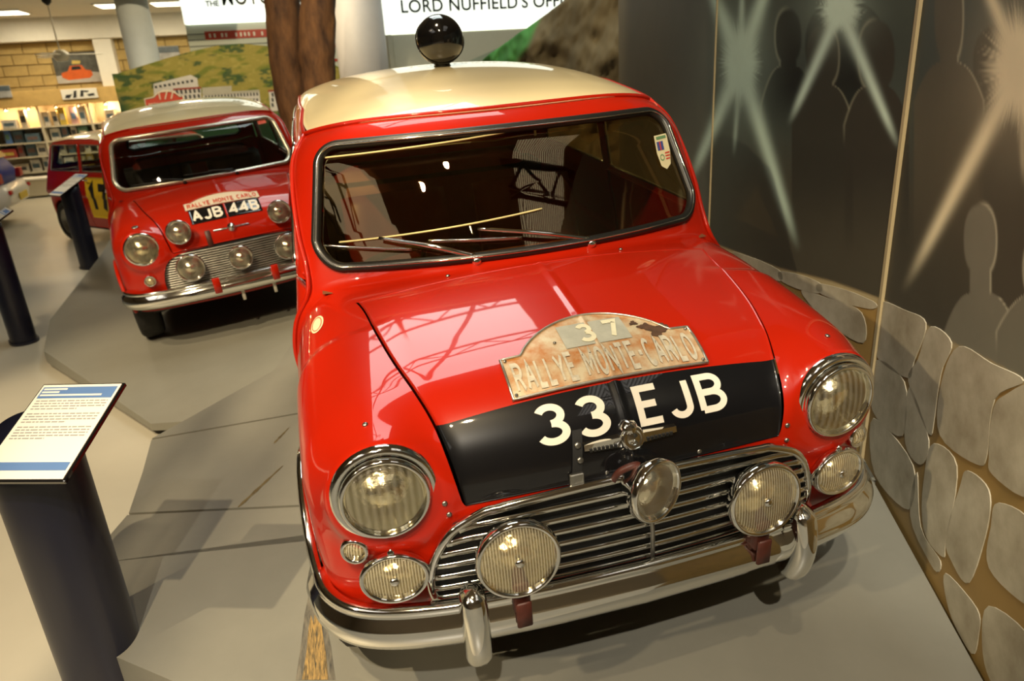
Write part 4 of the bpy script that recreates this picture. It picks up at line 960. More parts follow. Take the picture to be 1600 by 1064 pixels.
def mural_colors(P):
    px, py, dep = proj_px(P); px = np.where(dep > .15, px, 3000.); py = np.where(dep > .15, py, 500.)
    C = np.empty(px.shape + (3,)); base = srgb(70, 72, 64); C[:] = base
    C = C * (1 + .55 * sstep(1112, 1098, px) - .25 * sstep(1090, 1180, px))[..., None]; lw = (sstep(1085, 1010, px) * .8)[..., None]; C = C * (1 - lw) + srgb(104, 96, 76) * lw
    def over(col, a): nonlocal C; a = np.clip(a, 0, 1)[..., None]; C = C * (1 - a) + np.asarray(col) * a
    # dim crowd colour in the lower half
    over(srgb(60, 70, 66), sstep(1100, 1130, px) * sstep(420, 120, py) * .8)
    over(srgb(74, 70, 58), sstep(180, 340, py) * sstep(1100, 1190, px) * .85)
    def figure(cx_, hy, hw, hh, sy, sw, bot, col, rim=None, rimcol=(0, 0, 0), soft=2.2, rimside=1, fade=None):
        head = ((np.abs(px - cx_) / hw) ** 2.3 + (np.abs(py - hy) / hh) ** 2.3) ** (1 / 2.3) - 1; head = head * hw
        nk = np.maximum(np.abs(px - cx_) - hw * .62, np.maximum(hy - py, py - sy))
        t = np.clip((py - (sy - 24)) / 60, 0, 1); w_ = hw * .6 + (sw - hw * .6) * np.sqrt(t); bodyd = np.maximum(np.abs(px - cx_) - w_, np.maximum(sy - 24 - py, py - bot))
        d = np.minimum(np.minimum(head, nk), bodyd)
        if rim: over(rimcol, np.exp(-((d - .5) / 2.0) ** 2) * rim * sstep(-6, 14, (px - cx_) * rimside) * sstep(sy + 75, sy + 20, py))
        a = sstep(soft, -soft, d)
        if fade: a = a * sstep(fade[1], fade[0], py)
        over(col, a)
    figure(1320, 70, 62, 70, 120, 75, 320, srgb(22, 25, 23), fade=(120, 260))
    figure(1232, 58, 20, 43, 128, 42, 330, srgb(14, 17, 16), .55, srgb(150, 155, 135), rimside=-1, fade=(130, 220))
    figure(1285, 88, 25, 48, 158, 48, 700, srgb(48, 47, 41), .6, srgb(150, 150, 130), rimside=1, fade=(240, 420))
    figure(1370, 88, 28, 56, 160, 50, 700, srgb(50, 48, 42), .6, srgb(150, 150, 130), rimside=-1, fade=(240, 420))
    figure(1560, 100, 40, 60, 140, 50, 330, srgb(20, 20, 18), fade=(160, 280))
    figure(1482, 22, 22, 78, 122, 54, 750, srgb(84, 79, 65), .85, srgb(180, 178, 152), rimside=1, fade=(280, 470))
    figure(1570, 200, 26, 40, 190, 40, 420, srgb(70, 66, 55), .6, srgb(160, 155, 132), rimside=-1, fade=(220, 380))
    figure(1531, 375, 25, 55, 482, 56, 900, srgb(120, 118, 104), .85, srgb(196, 194, 170), rimside=1)
    figure(1640, 420, 40, 60, 482, 82, 900, srgb(116, 114, 100), .85, srgb(190, 186, 164), rimside=-1)
    # airbrushed flashes
    def flash(c, core, beams, col, seed):
        dx = (px - c[0]) / core[0]; dy = (py - c[1]) / core[1]; r = np.hypot(dx, dy); ang = np.arctan2(dy, dx)
        sp = .80 + .42 * vnoise((ang + 4) * 30, r * .6 + 9, 1.0, seed)
        for (ex, ey, w0, st) in beams:
            d, t = seg_dist(px, py, c, (ex, ey)); w_ = w0 * (1 - .66 * t) + 1
            over(col, st * np.exp(-(d / w_) ** 2 * 1.2) * sstep(1.0, .72, t))
        over(col, .30 * np.exp(-(r / 1.6) ** 2)); over(col, sstep(1.25, .55, r / sp))
    flash((1157, 100), (27, 56), [(1095, -60, 16, .95), (1210, -55, 16, .95), (1076, 290, 13, .95), (1250, 400, 13, .95), (1146, 250, 5, .5), (1160, -30, 7, .7)], srgb(190, 214, 200), 3)
    flash((1313, 14), (30, 32), [(1230, 200, 10, .95), (1408, 240, 11, .95), (1262, -60, 10, .8), (1365, -70, 10, .8)], srgb(194, 216, 205), 5)
    flash((1594, 105), (50, 84), [(1408, 462, 17, .95), (1660, 430, 15, .9), (1500, -120, 14, .9), (1690, -120, 14, .9), (1600, 300, 8, .4)], srgb(245, 236, 200), 8)
    # painted stone wall: the mortar ground
    yt = np.interp(px, STONE_TOP[:, 0], STONE_TOP[:, 1]); m_ = sstep(-3, 3, py - yt)
    over(srgb(150, 122, 70), m_)
    n_ = vnoise(px + 300, py, 40, 2); over(srgb(134, 112, 66), m_ * sstep(.5, .9, n_) * .6)
    over(srgb(176, 165, 132), m_ * sstep(26, 0, py - yt) * .8)
    return C
MURAL = attr_mat('mural_paint', .55, .4, .10, 9)
STONEM = mat('painted_stone', (0.52, 0.48, 0.37), 0.6, noise=0.75, nscale=6.0, color2=(0.30, 0.26, 0.18))
LATHM = mat('pale_timber_lath', (0.55, 0.45, 0.26), 0.6, noise=0.15, nscale=20, stretch=(1, 1, .1))
WL = np.array([1.154, -.868]); WJ = np.array([1.212, .354]); WD = np.array([-.383, -.924])
walls = [('wall_right', WL + WD * 1.85, WL, 400), ('wall_right', WL, WJ, 230), ('wall_right', WJ, np.array([1.40, 1.9]), 90)]
wall_objs = []
for nm, a_, b_, ns in walls:
    d_ = (b_ - a_) / np.linalg.norm(b_ - a_); n_ = np.array([-d_[1], d_[0]]);  n_ = n_ if n_[0] < 0 else -n_
    S_, Z_ = np.meshgrid(np.linspace(0, 1, ns), np.linspace(0.0, 2.4, 400 if ns > 100 else 120)); XY = a_ + (b_ - a_) * S_[..., None]
    Gf = np.concatenate([XY, Z_[..., None]], -1); back = box(0, 1, 0, 1, 0, 1)
    c4 = np.array([[*a_, 0], [*b_, 0], [*(b_ - n_ * .05), 0], [*(a_ - n_ * .05), 0]]); bk_v = np.concatenate([c4, c4 + [0, 0, 2.4]])
    fv, ff = grid(Gf, True); nfv = len(fv); v, F = merge((fv, ff), (bk_v, [(3, 2, 6, 7), (0, 3, 7, 4), (1, 5, 6, 2), (4, 7, 6, 5)]))
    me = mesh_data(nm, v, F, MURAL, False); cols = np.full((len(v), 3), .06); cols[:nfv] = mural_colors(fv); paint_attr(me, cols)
    wo = structure(link(nm, me)); wo['label'] = 'dark mural wall panel painted with silhouettes and camera flashes'; wall_objs.append((wo, a_, b_, n_))
def wall_px(k, px, py, off=0.0):
    wo, a_, b_, n_ = wall_objs[k]; n3 = np.array([*n_, 0]); return on_plane(px, py, np.array([*a_, 0]) + n3 * off, n3)
def wbox(p, q, half, d0, d1, n_):
    """upright batten between wall points p (bottom) and q (top)"""
    t_ = np.array([-n_[1], n_[0]]); c = []
    for z in (p[2], q[2]):
        for s_, o_ in ((-half, d0), (half, d0), (half, d1), (-half, d1)): c.append([*(p[:2] + t_ * s_ + n_ * o_), z])
    return np.array(c), [(0, 3, 2, 1), (4, 5, 6, 7), (0, 1, 5, 4), (1, 2, 6, 5), (2, 3, 7, 6), (3, 0, 4, 7)]
obj('joint_batten', wbox(np.array([*WL, .0]), np.array([*WL*0, 2.4]), .011, -.005, .010, wall_objs[0][3]), LATHM, wall_objs[0][0], False)
obj('joint_batten', wbox(np.array([*WJ, .0]), np.array([*WJ*0, 2.4]), .003, -.004, .006, wall_objs[1][3]), LATHM, wall_objs[1][0], False)
def c8(pts): return [(1100 + x / 1.556, 380 + y / 1.556) for x, y in pts]
STONES = [(1, [(75, 22), (178, 64), (182, 90), (120, 62)]), (1, [(192, 70), (278, 96), (274, 120), (196, 94)]), (1, [(290, 100), (408, 140), (400, 158), (290, 124)]), (1, [(240, 118), (300, 135), (380, 168), (385, 240), (300, 188)]),
 (0, [(432, 146), (486, 165), (538, 196), (510, 285), (498, 325), (425, 275), (422, 200)]), (0, [(552, 206), (602, 246), (574, 320), (562, 420), (548, 460), (502, 335), (524, 285)]),
 (0, [(622, 254), (700, 295), (776, 336), (705, 380), (690, 510), (665, 535), (578, 465), (582, 340)]), (0, [(795, 352), (800, 480), (790, 612), (705, 560), (698, 510), (708, 405), (735, 372)]),
 (0, [(418, 288), (486, 340), (482, 465), (414, 405)]), (0, [(502, 352), (545, 478), (528, 535), (494, 485)]), (0, [(560, 490), (615, 545), (590, 715), (582, 760), (538, 695), (540, 560)]),
 (0, [(642, 556), (692, 602), (688, 690), (646, 822), (604, 768), (594, 715), (625, 595)]), (0, [(718, 634), (800, 690), (805, 860), (778, 872), (698, 788), (702, 690)]),
 (0, [(414, 428), (506, 540), (498, 645), (420, 560)]), (0, [(590, 805), (662, 890), (668, 945), (652, 995), (600, 890)]), (0, [(694, 885), (800, 975), (800, 1120), (720, 1090), (684, 1000)]), (0, [(520, 560), (530, 690), (575, 770), (560, 790), (506, 665)])]
for k, pl in STONES:
    pp = c8(pl); cl = np.array(pp + pp[:3], float); sm = []
    for i in range(len(pp)):
        p_ = [np.array(pp[(i + j - 1) % len(pp)], float) for j in range(4)]
        for t in np.linspace(0, 1, 5, endpoint=False): sm.append(.5 * (2 * p_[1] + (p_[2] - p_[0]) * t + (2 * p_[0] - 5 * p_[1] + 4 * p_[2] - p_[3]) * t * t + (3 * p_[1] - p_[0] - 3 * p_[2] + p_[3]) * t ** 3))
    mm_ = np.mean(sm, 0); sm = [mm_ + (q - mm_) * (1 + 2.5 / max(12, np.linalg.norm(q - mm_))) for q in sm]
    lo_ = np.array([wall_px(k, x, y, .0004) for x, y in sm]); hi_ = np.array([wall_px(k, x, y, .0004) for x, y in sm]); n3 = np.array([*wall_objs[k][3], 0]); c_ = hi_.mean(0); hi_ = c_ + (hi_ - c_) * .992 + n3 * .0025
    nn = len(lo_); obj('painted_stone', (np.concatenate([lo_, hi_]), [tuple(range(nn, 2 * nn)), tuple(range(2 * nn - 1, nn - 1, -1))][:1] + [(i, (i + 1) % nn, nn + (i + 1) % nn, nn + i) for i in range(nn)]), STONEM, wall_objs[k][0], False)

# ------------------------------------------------------------------ moulded mountain behind the car
def at(px, py, dep): return CW + ray(px, py) * dep
def at_h(px, py, hd):
    """point on the pixel's ray at plan distance hd"""
    d = ray(px, py); return CW + d * hd / np.hypot(d[0], d[1])
RC = np.array([(728, 116, 7.2), (766, 84, 6.7), (822, 44, 6.1), (898, -12, 5.5), (980, -110, 5.1), (1060, -150, 4.6), (1120, -170, 4.15)], float)
nu, nvv = 160, 90; tpx = np.linspace(0, 1, nu); cx_ = np.interp(tpx, np.linspace(0, 1, 7), RC[:, 0]); ty_ = np.interp(tpx, np.linspace(0, 1, 7), RC[:, 1]); hd_ = np.interp(tpx, np.linspace(0, 1, 7), RC[:, 2])
Gk = np.zeros((nvv, nu, 3))
for i in range(nu):
    topp = at_h(cx_[i], ty_[i], hd_[i] + .35); d_ = topp[:2] - CW[:2]; d_ /= np.linalg.norm(d_)
    for j, t in enumerate(np.linspace(0, 1, nvv)):
        z = topp[2] * t; Gk[j, i] = [*(topp[:2] - d_ * .5 * (1 - t) ** 1.3), z]
UU, VV = np.meshgrid(np.linspace(0, 60, nu), np.linspace(0, 40, nvv))
nz = vnoise(UU * 2 + VV * .9, VV * 2.2, 9, 11) * .6 + vnoise(UU * 2 + VV * .5, VV * 2.5, 4, 12) * .3 + vnoise(UU * 3, VV * 3, 1.8, 13) * .10
dirs = Gk[..., :2] - CW[:2]; dirs /= np.linalg.norm(dirs, axis=-1, keepdims=True); Gk[..., :2] -= dirs * ((nz - .5) * .36)[..., None]
back = Gk.copy(); back[..., :2] += dirs * .5
rv, rf = merge(grid(Gk), grid(back, True)); n0 = nvv * nu
ring_ = [(0, j) for j in range(nu)] + [(i, nu - 1) for i in range(1, nvv)] + [(nvv - 1, j) for j in range(nu - 2, -1, -1)] + [(i, 0) for i in range(nvv - 2, 0, -1)]; ids = [i * nu + j for i, j in ring_]
rf += [(ids[i], n0 + ids[i], n0 + ids[(i + 1) % len(ids)], ids[(i + 1) % len(ids)]) for i in range(len(ids))]
me = mesh_data('model_mountain', rv, rf, attr_mat('mountain_paint', .8, .3, .25, 5))
px_, py_, _ = proj_px(Gk); edge = 848 - (py_ - 30) * .62 + (vnoise(UU, VV, 4, 3) - .5) * 12; gm = sstep(6, -6, px_ - edge)[..., None]
ck = srgb(104, 96, 74) * (1 - gm) + srgb(74, 138, 72) * gm; ck = ck * (.80 + .4 * vnoise(UU * 3, VV * 3, 6, 21))[..., None]
paint_attr(me, np.concatenate([ck.reshape(-1, 3)] * 2)); tag(link('model_mountain', me), 'moulded grey-brown rock face with green slope behind the front car', 'mountain')

# ------------------------------------------------------------------ tree trunks
BARK = mat('brown_bark', (0.24, 0.11, 0.04), 0.85, noise=0.75, nscale=7, color2=(0.045, 0.02, 0.01), bump=0.9, bscale=12, stretch=(1, 1, .35))
def trunk(pxa, pya, pxb, pyb, w_px, hd, label):
    a_ = at_h(pxa, pya, hd); b_ = at_h(pxb, pyb, hd); dd = (a_ - b_) / (a_[2] - b_[2]); base_ = b_ - dd * b_[2]; top_ = b_ + dd * (3.8 - b_[2])
    r0 = w_px / FPX * ((b_ - CW) @ RW[2]) / 2; k = 40; P_ = np.stack([base_ + (top_ - base_) * t for t in np.linspace(0, 1, k)]); P_[:, 0] += .025 * np.sin(np.linspace(0, 9, k)); 
    v, F = tube(P_, r0 * (1.05 + .06 * np.sin(np.linspace(0, 14, k))), 22); n_ = vnoise(v[:, 0] * 40 + v[:, 1] * 30, v[:, 2] * 6, 1.0, 4); c_ = np.repeat(P_, 22, 0); v = c_ + (v - c_) * (.88 + .24 * n_)[:, None]
    tr = thing('tree_trunk', label, 'tree trunk', tuple(base_)); v = v - base_; obj('bark', (v, F), BARK, tr)
    for (t, a) in ((.52, -1.2), (.72, -2.0), (.60, -.4)):
        p_ = P_[int(t * k)] - base_ + np.array([math.cos(a), math.sin(a), 0]) * r0 * .9; o = obj('knot', lathe([(r0 * .34, -.02), (r0 * .28, .01), (r0 * .16, .015), (r0 * .1, 0), (0, -.005)], 14), BARK, tr); o.matrix_local = m4(frame_from((math.cos(a), math.sin(a), .1)), p_)
trunk(441, 0, 464, 200, 45, 8.5, 'slimmer leaning brown tree trunk, the left of the pair')
trunk(498, 0, 500, 190, 48, 8.3, 'thicker upright brown tree trunk, the right of the pair')

# ------------------------------------------------------------------ columns and lit signs behind
COLM = mat('grey_lilac_column_paint', (0.50, 0.48, 0.46), 0.6, noise=0.05); COLW = mat('pale_blue_column_paint', (0.55, 0.60, 0.60), 0.6, noise=0.05)
def column(pxl, pxr, py, hd, material, label):
    c_ = at_h((pxl + pxr) / 2, py, hd); r = (pxr - pxl) / 2 / FPX * ((c_ - CW) @ RW[2]); cl = thing('round_column', label, 'column', (c_[0], c_[1], 0))
    obj('shaft', lathe([(r * 1.0, .12), (r, 3.28), (r, 3.28)], 40), material, cl); obj('plinth', lathe([(r * 1.12, 0), (r * 1.12, .12), (r * 1.02, .125)], 40), material, cl)
    obj('collar', lathe([(r, 3.28), (r * 1.08, 3.30), (r * 1.08, 3.40), (r, 3.42), (r, 6.79)], 40), material, cl)
column(524, 602, 60, 10.0, COLM, 'wide lilac-grey round column behind the right tree trunk'); column(194, 241, 60, 13.0, COLW, 'pale blue-grey round column beside the shop')
LIT = mat('lit_sign_face', (0.9, 0.92, 0.86), 0.5, emit=(0.95, 1.0, 0.86), estr=1.25); PANELW = mat('pale_panel', (0.60, 0.60, 0.48), 0.6, noise=0.04); INK = mat('dark_green_letters', (0.012, 0.022, 0.012), 0.5)
def text_obj(s, size, parent, loc, material, depth=.004, rot=None, spacing=1.0, bold=0.0):
    cu = bpy.data.curves.new('sign_text', 'FONT'); cu.body = s; cu.size = size; cu.extrude = depth; cu.space_character = spacing; cu.offset = bold
    to = bpy.data.objects.new('sign_text', cu); COL.objects.link(to); dg = bpy.context.evaluated_depsgraph_get(); me_ = bpy.data.meshes.new_from_object(to.evaluated_get(dg)); bpy.data.objects.remove(to); bpy.data.curves.remove(cu)
    me_.materials.clear(); me_.materials.append(material); o = link('lettering', me_, parent); Rm = np.array([[1, 0, 0], [0, 0, -1], [0, 1, 0]], float) if rot is None else rot; o.matrix_local = m4(Rm, loc); return o
# panels square to the hall: x right, facing -y
YS = 7.9
a0 = on_y(604, 53, YS); a1 = on_y(905, 49, YS)
sg = thing('lit_sign', 'lit white sign reading LORD NUFFIELD\'S OFFICE above the mountain', 'sign', tuple(a0)); hS = 1.0; wS = 2.6
obj('sign_face', box(0, wS, 0, .25, 0, hS, .01), LIT, sg, False); tl = on_y(626, 20, YS) - a0; tr_ = on_y(893, 9, YS) - a0
o = text_obj("LORD NUFFIELD'S OFFICE", .21, sg, (tl[0], -.006, tl[2]), INK, .004, None, 1.05, .004); wtx = max(v.co.x for v in o.data.vertices); sc_ = (on_y(908, 20, YS)[0] - a0[0] - tl[0]) / wtx
o.scale = (sc_, sc_ * 1.02, 1); 
pw = thing('partition_wall', 'plain cream partition below the LORD NUFFIELD\'S OFFICE sign', 'panel', (a0[0] + .07, YS + .02, 0)); obj('panel_face', box(0, 3.2, 0, .2, 0, a0[2] - .01, .01), PANELW, pw, False); obj('panel_post', box(-.07, 0, -.03, .2, 0, a0[2] - .01, .008), PANELW, pw, False)
HILLP = mat('pale_green_hill_paint', (0.38, 0.45, 0.34), 0.7, noise=0.1); hpts = [on_y(x, y, YS + .018) for x, y in [(690, 116), (740, 92), (790, 70), (850, 58), (900, 54), (900, 130), (690, 130)]]
obj('painted_hill', (np.array([[p_[0] - a0[0] - .07, -.004, p_[2]] for p_ in hpts]), [tuple(range(7))]), HILLP, pw, False)
YM = 11.0
b0 = on_y(288, 38, YM); b1 = on_y(532, 30, YM); ws_ = b1[0] - b0[0]
sg2 = thing('lit_sign', 'lit white sign reading THE MOTOR behind the tree trunks', 'sign', tuple(b0)); obj('sign_face', box(0, ws_, 0, .25, 0, 1.0, .01), LIT, sg2, False)
tm = on_y(322, 11, YM) - b0; o = text_obj('THE', .115, sg2, (tm[0], -.006, tm[2] + .01), INK, .004, None, 1.0, .003); tm2 = on_y(347, 9, YM) - b0; 
for s_, xa_, xb_ in (('MOTOR', 347, 442), ('CYCLE', 454, 531)):
    tm2 = on_y(xa_, 9 - (xa_ - 347) * .03, YM) - b0; o = text_obj(s_, .36, sg2, (tm2[0], -.006, tm2[2] + .01), INK, .004, None, 1.1, .006)
    wtx = max(v.co.x for v in o.data.vertices); o.scale = ((on_y(xb_, 4, YM)[0] - b0[0] - tm2[0]) / wtx, 1, 1)
pn = thing('exhibit_screen', 'white slatted panel with red lettered strips below the MOTOR sign', 'panel', (b0[0], YM + .05, 0)); obj('panel_face', box(0, ws_, 0, .15, 0, b0[2] - .005, .005), mat('white_slat_panel', (0.66, 0.70, 0.60), 0.6), pn, False)
SL = mat('grey_slat_groove', (0.15, 0.17, 0.15), 0.7); RS = mat('red_strip', (0.48, 0.05, 0.025), 0.5)
for yy_ in (54, 63, 73): p_ = on_y(292, yy_, YM); obj('groove', box(.0, ws_, -.004, .004, p_[2] - .008, p_[2] + .008), SL, pn, False)
for (x0, x1, y0, y1) in ((321, 424, 51, 62), (466, 470, 50, 60), (519, 529, 47, 57), (424, 470, 72, 80), (519, 529, 66, 74), (522, 530, 92, 96)):
    p_, q_ = on_y(x0, y1, YM), on_y(x1, y0 - (x1 - x0) * .02, YM); s_ = obj('red_strip', box(p_[0] - b0[0], q_[0] - b0[0], -.014, -.005, p_[2], p_[2] + (y1 - y0) * .0115), RS, pn, False)
    if x1 - x0 > 60:
        for fx in (.06, .13, .24, .30, .45, .52, .58, .64, .72, .84, .93): xx_ = p_[0] - b0[0] + (q_[0] - p_[0]) * fx; obj('strip_letter', box(xx_, xx_ + .03, -.018, -.0145, p_[2] + .03, p_[2] + .09), WHITEPAINT, s_, False)

# ------------------------------------------------------------------ painted hillside board
YH = 9.6
def hb(px, py): p_ = on_y(px, py, YH); return p_
bx0, bx1 = hb(183, 150)[0], hb(566, 140)[0]; tops_ = np.array([hb(x, y) for x, y in [(183, 115), (215, 105), (260, 91), (300, 80), (340, 71), (375, 68), (420, 72), (470, 84), (520, 100), (566, 122)]])
xb = np.linspace(bx0, bx1, 260); zt_ = np.interp(xb, tops_[:, 0], tops_[:, 2]); vb = np.linspace(0, 1, 170)[:, None]; Gh = np.stack([np.broadcast_to(xb, (170, 260)), np.full((170, 260), YH), zt_[None] * vb], -1)
pxh, pyh, _ = proj_px(Gh); Ch = np.empty(Gh.shape); n1 = vnoise(pxh + pyh * 1.3, pyh * 2.4, 16, 31); n2 = vnoise(pxh * 1.2, pyh * 2.6, 7, 33); n3_ = vnoise(pxh, pyh * 2, 22, 35)
Ch[:] = srgb(150, 140, 66); a = sstep(.45, .75, n1)[..., None]; Ch = Ch * (1 - a) + srgb(112, 120, 46) * a; a = (sstep(.62, .85, n2) * .6)[..., None]; Ch = Ch * (1 - a) + srgb(172, 158, 84) * a
a = (sstep(.58, .72, n3_ * .65 + n2 * .35) * .85)[..., None]; Ch = Ch * (1 - a) + srgb(36, 74, 44) * a; a = (sstep(165, 200, pyh) + sstep(30, 0, pxh - 183) * sstep(135, 170, pyh))[..., None].clip(0, 1); Ch = Ch * (1 - a) + srgb(34, 72, 46) * a
hbv, hbf = merge(grid(Gh), grid(Gh + [0, .04, 0], True)); n0 = 170 * 260; ring_ = [(0, j) for j in range(260)] + [(i, 259) for i in range(1, 170)] + [(169, j) for j in range(258, -1, -1)] + [(i, 0) for i in range(168, 0, -1)]; ids = [i * 260 + j for i, j in ring_]
hbf += [(ids[i], n0 + ids[i], n0 + ids[(i + 1) % len(ids)], ids[(i + 1) % len(ids)]) for i in range(len(ids))]
me = mesh_data('board', hbv, hbf, attr_mat('hillside_paint', .7, .3, .08, 10), False); paint_attr(me, np.concatenate([Ch.reshape(-1, 3)] * 2))
hbt = thing('hillside_board', 'tall board painted with a green hillside and white hotels', 'painted board', (0, 0, 0)); link('board', me, hbt)
BW = mat('white_building_paint', (0.62, 0.60, 0.54), 0.6, noise=0.08); BG = mat('grey_building_paint', (0.44, 0.42, 0.33), 0.6, noise=0.1); BR = mat('red_roof_paint', (0.30, 0.05, 0.03), 0.6); WN = mat('dark_window_paint', (0.05, 0.055, 0.05), 0.6)
def pbuild(pts, material, d): p_ = np.array([hb(x, y) for x, y in pts]); f = p_.copy(); f[:, 1] = YH - d; b_ = p_.copy(); b_[:, 1] = YH - .001; n_ = len(p_); return obj('painted_building', (np.concatenate([f, b_]), [tuple(range(n_)), *[(i, n_ + i, n_ + (i + 1) % n_, (i + 1) % n_) for i in range(n_)]]), material, hbt, False)
def pwins(par, x0, x1, y0, y1, nx, ny, w, h, slope=0.0, d=.014):
    for j in range(ny):
        for i in range(nx):
            x = x0 + (x1 - x0) * i / max(1, nx - 1); y = (y0 + (y1 - y0) * j / max(1, ny - 1)) + slope * (x - x0); p_ = hb(x, y); obj('painted_window', box(p_[0] - w, p_[0] + w, YH - d - .003, YH - d + .001, p_[2] - h, p_[2] + h), WN, par, False)
bA = pbuild([(240, 131), (298, 117), (308, 122), (311, 140), (241, 150)], BW, .012); pwins(bA, 244, 300, 136, 136, 9, 1, .018, .018, -.17, .012)
bB = pbuild([(272, 141), (314, 136), (315, 160), (272, 164)], BW, .016); pwins(bB, 277, 311, 144, 153, 6, 2, .016, .03, -.08, .016); obj('painted_roof', xf(box(hb(271, 140)[0], hb(314, 137)[0], YH - .02, YH - .012, hb(290, 140)[2], hb(290, 137)[2])), BR, hbt, False)
bC = pbuild([(316, 137), (362, 134), (362, 146), (316, 147)], BG, .010)
bD = pbuild([(317, 146), (405, 141), (408, 166), (317, 170)], BW, .014); pwins(bD, 322, 402, 151, 160, 17, 2, .012, .022, -.05, .014); obj('painted_roof', box(hb(317, 146)[0], hb(405, 143)[0], YH - .018, YH - .012, hb(360, 147)[2], hb(360, 143)[2]), BG, hbt, False)
bE = pbuild([(420, 143), (438, 142), (441, 172), (423, 174)], BW, .014); pwins(bE, 426, 435, 148, 164, 2, 3, .016, .028, 0, .014); obj('painted_roof', box(hb(419, 143)[0], hb(438, 142)[0], YH - .018, YH - .012, hb(430, 143)[2], hb(430, 140)[2]), BR, hbt, False)
# red rally plaque standing in front of the board
YQ = 9.3; pr = [(226, 155), (240, 152), (246, 146), (255, 142), (264, 142), (274, 145), (281, 151), (286, 150), (288, 168), (229, 172)]; pq = np.array([on_y(x, y, YQ) for x, y in pr]); rp = thing('rally_plaque', 'red arched rally plaque with white number on the hillside board', 'plaque', tuple(pq[-1]))
f_ = pq - pq[-1]; bk_ = f_ + [0, .30 - .002, 0]; n_ = len(f_); obj('plaque_face', (np.concatenate([f_, f_ + [0, .02, 0]]), [tuple(range(n_ - 1, -1, -1)), tuple(range(n_, 2 * n_))] + [(i, (i + 1) % n_, n_ + (i + 1) % n_, n_ + i) for i in range(n_)]), mat('red_plaque', (0.55, 0.06, 0.03), 0.5), rp, False)
obj('plaque_rim', tube(f_ + [0, -.004, 0], .012, 6, True), PL2, rp); t0 = on_y(246, 156, YQ) - pq[-1]; text_obj('177', .17, rp, (t0[0], -.012, t0[2]), PL2, .004); t0 = on_y(233, 167, YQ) - pq[-1]; text_obj('MONTE', .075, rp, (t0[0], -.012, t0[2]), PL2, .004); text_obj('CARLO', .075, rp, (t0[0] + .27, -.012, t0[2]), PL2, .004); obj('plaque_stand', box(.20, .26, .02, .05, -f_[-1][2] - pq[-1][2], .10), BLACKMATT, rp, False)

# ------------------------------------------------------------------ shop
YW = 14.6
ORD = ['first','second','third','fourth','fifth','sixth','seventh','eighth','ninth','tenth','eleventh','twelfth','thirteenth','fourteenth','fifteenth','sixteenth','seventeenth','eighteenth','nineteenth','twentieth']
def sw(px, py, Y=YW): return on_y(px, py, Y)
BRK = mat('yellow_block', (0.56, 0.40, 0.15), 0.85, noise=0.25, nscale=5); MORT = mat('mortar', (0.24, 0.17, 0.07), 0.9)
zb0 = 0.0; zc_ = sw(60, 66)[2]
wb = structure(obj('wall_back', box(-11.5, -1.2, YW, YW + .2, 0, zc_), MORT, None, False))
bl = mesh_data('block', *box(-.215, .215, -.02, .02, -.095, .095, .008), BRK, False)
for r_ in range(6):
    for c_ in range(19):
        x_ = -9.4 + c_ * .445 + (.22 if r_ % 2 else 0); z_ = zc_ - .11 - r_ * .205
        if x_ > -1.6: continue
        o = link('block', bl, wb); o.location = (x_, YW - .01, z_)
structure(obj('trim_1', box(-11.5, -1.2, YW - .35, YW + .2, zc_, zc_ + .42), WHITEC, None, False))
shopc = structure(obj('ceiling_shop', box(-11.5, -1.5, 9.0, YW + .2, zc_ + .42, zc_ + .52), WHITEC, None, False)); ZC = zc_ + .42
LP = mat('ceiling_light_panel', (0.9, 0.9, 0.85), 0.5, emit=(1.0, 0.86, 0.60), estr=6.0)
for i, (x, y, lab) in enumerate(((266, 4, 'bright ceiling light panel right of the pale blue column'), (181, 7, 'small bright ceiling light panel left of the pale blue column'), (8, 18, 'bright ceiling light panel at the left edge of the ceiling'))):
    d_ = ray(x, y); p_ = CW + d_ * ((ZC - CW[2]) / d_[2]); 
    if p_[1] > 14 or p_[1] < 9.2: p_[1] = np.clip(p_[1], 9.6, 13.8)
    cl_ = thing('ceiling_light', lab, 'ceiling light', (p_[0], p_[1], ZC - .03)); obj('diffuser', box(-.3, .3, -.3, .3, 0, .02, .005), LP, cl_, False); la = bpy.data.lights.new('panel_light', 'AREA'); la.size = .6; la.energy = 34; la.color = (1.0, .86, .60); lo_o = link('panel_light', la, cl_); lo_o.location = (0, 0, -.02); obj('frame', merge(box(-.33, -.3, -.33, .33, 0, .03), box(.3, .33, -.33, .33, 0, .03), box(-.3, .3, -.33, -.3, 0, .03), box(-.3, .3, .3, .33, 0, .03)), WHITEC, cl_, False)
# fan
d_ = ray(95, 86); pf = CW + d_ * ((11.6 - CW[1]) / d_[1]); fan = thing('ceiling_fan', 'white ceiling fan hanging in front of the red car poster', 'fan', tuple(pf)); FW = mat('white_fan', (0.72, 0.68, 0.56), 0.5)
obj('motor', lathe([(0, -.10), (.08, -.09), (.12, -.03), (.12, .03), (.06, .08), (0, .09)], 24), FW, fan); obj('rod', tube([(0, 0, .08), (0, 0, ZC - pf[2] - .05)], .012, 8), FW, fan); obj('canopy', xf(lathe([(.02, -.09), (.07, -.04), (.07, .0), (0, 0)], 20), None, (0, 0, ZC - pf[2])), BLACKMATT, fan)
for k in range(3): o = obj('blade', box(.10, .62, -.065, .065, -.006, .006, .003), FW, fan, False); o.rotation_euler = (0.12, 0, math.radians(15 + 120 * k))
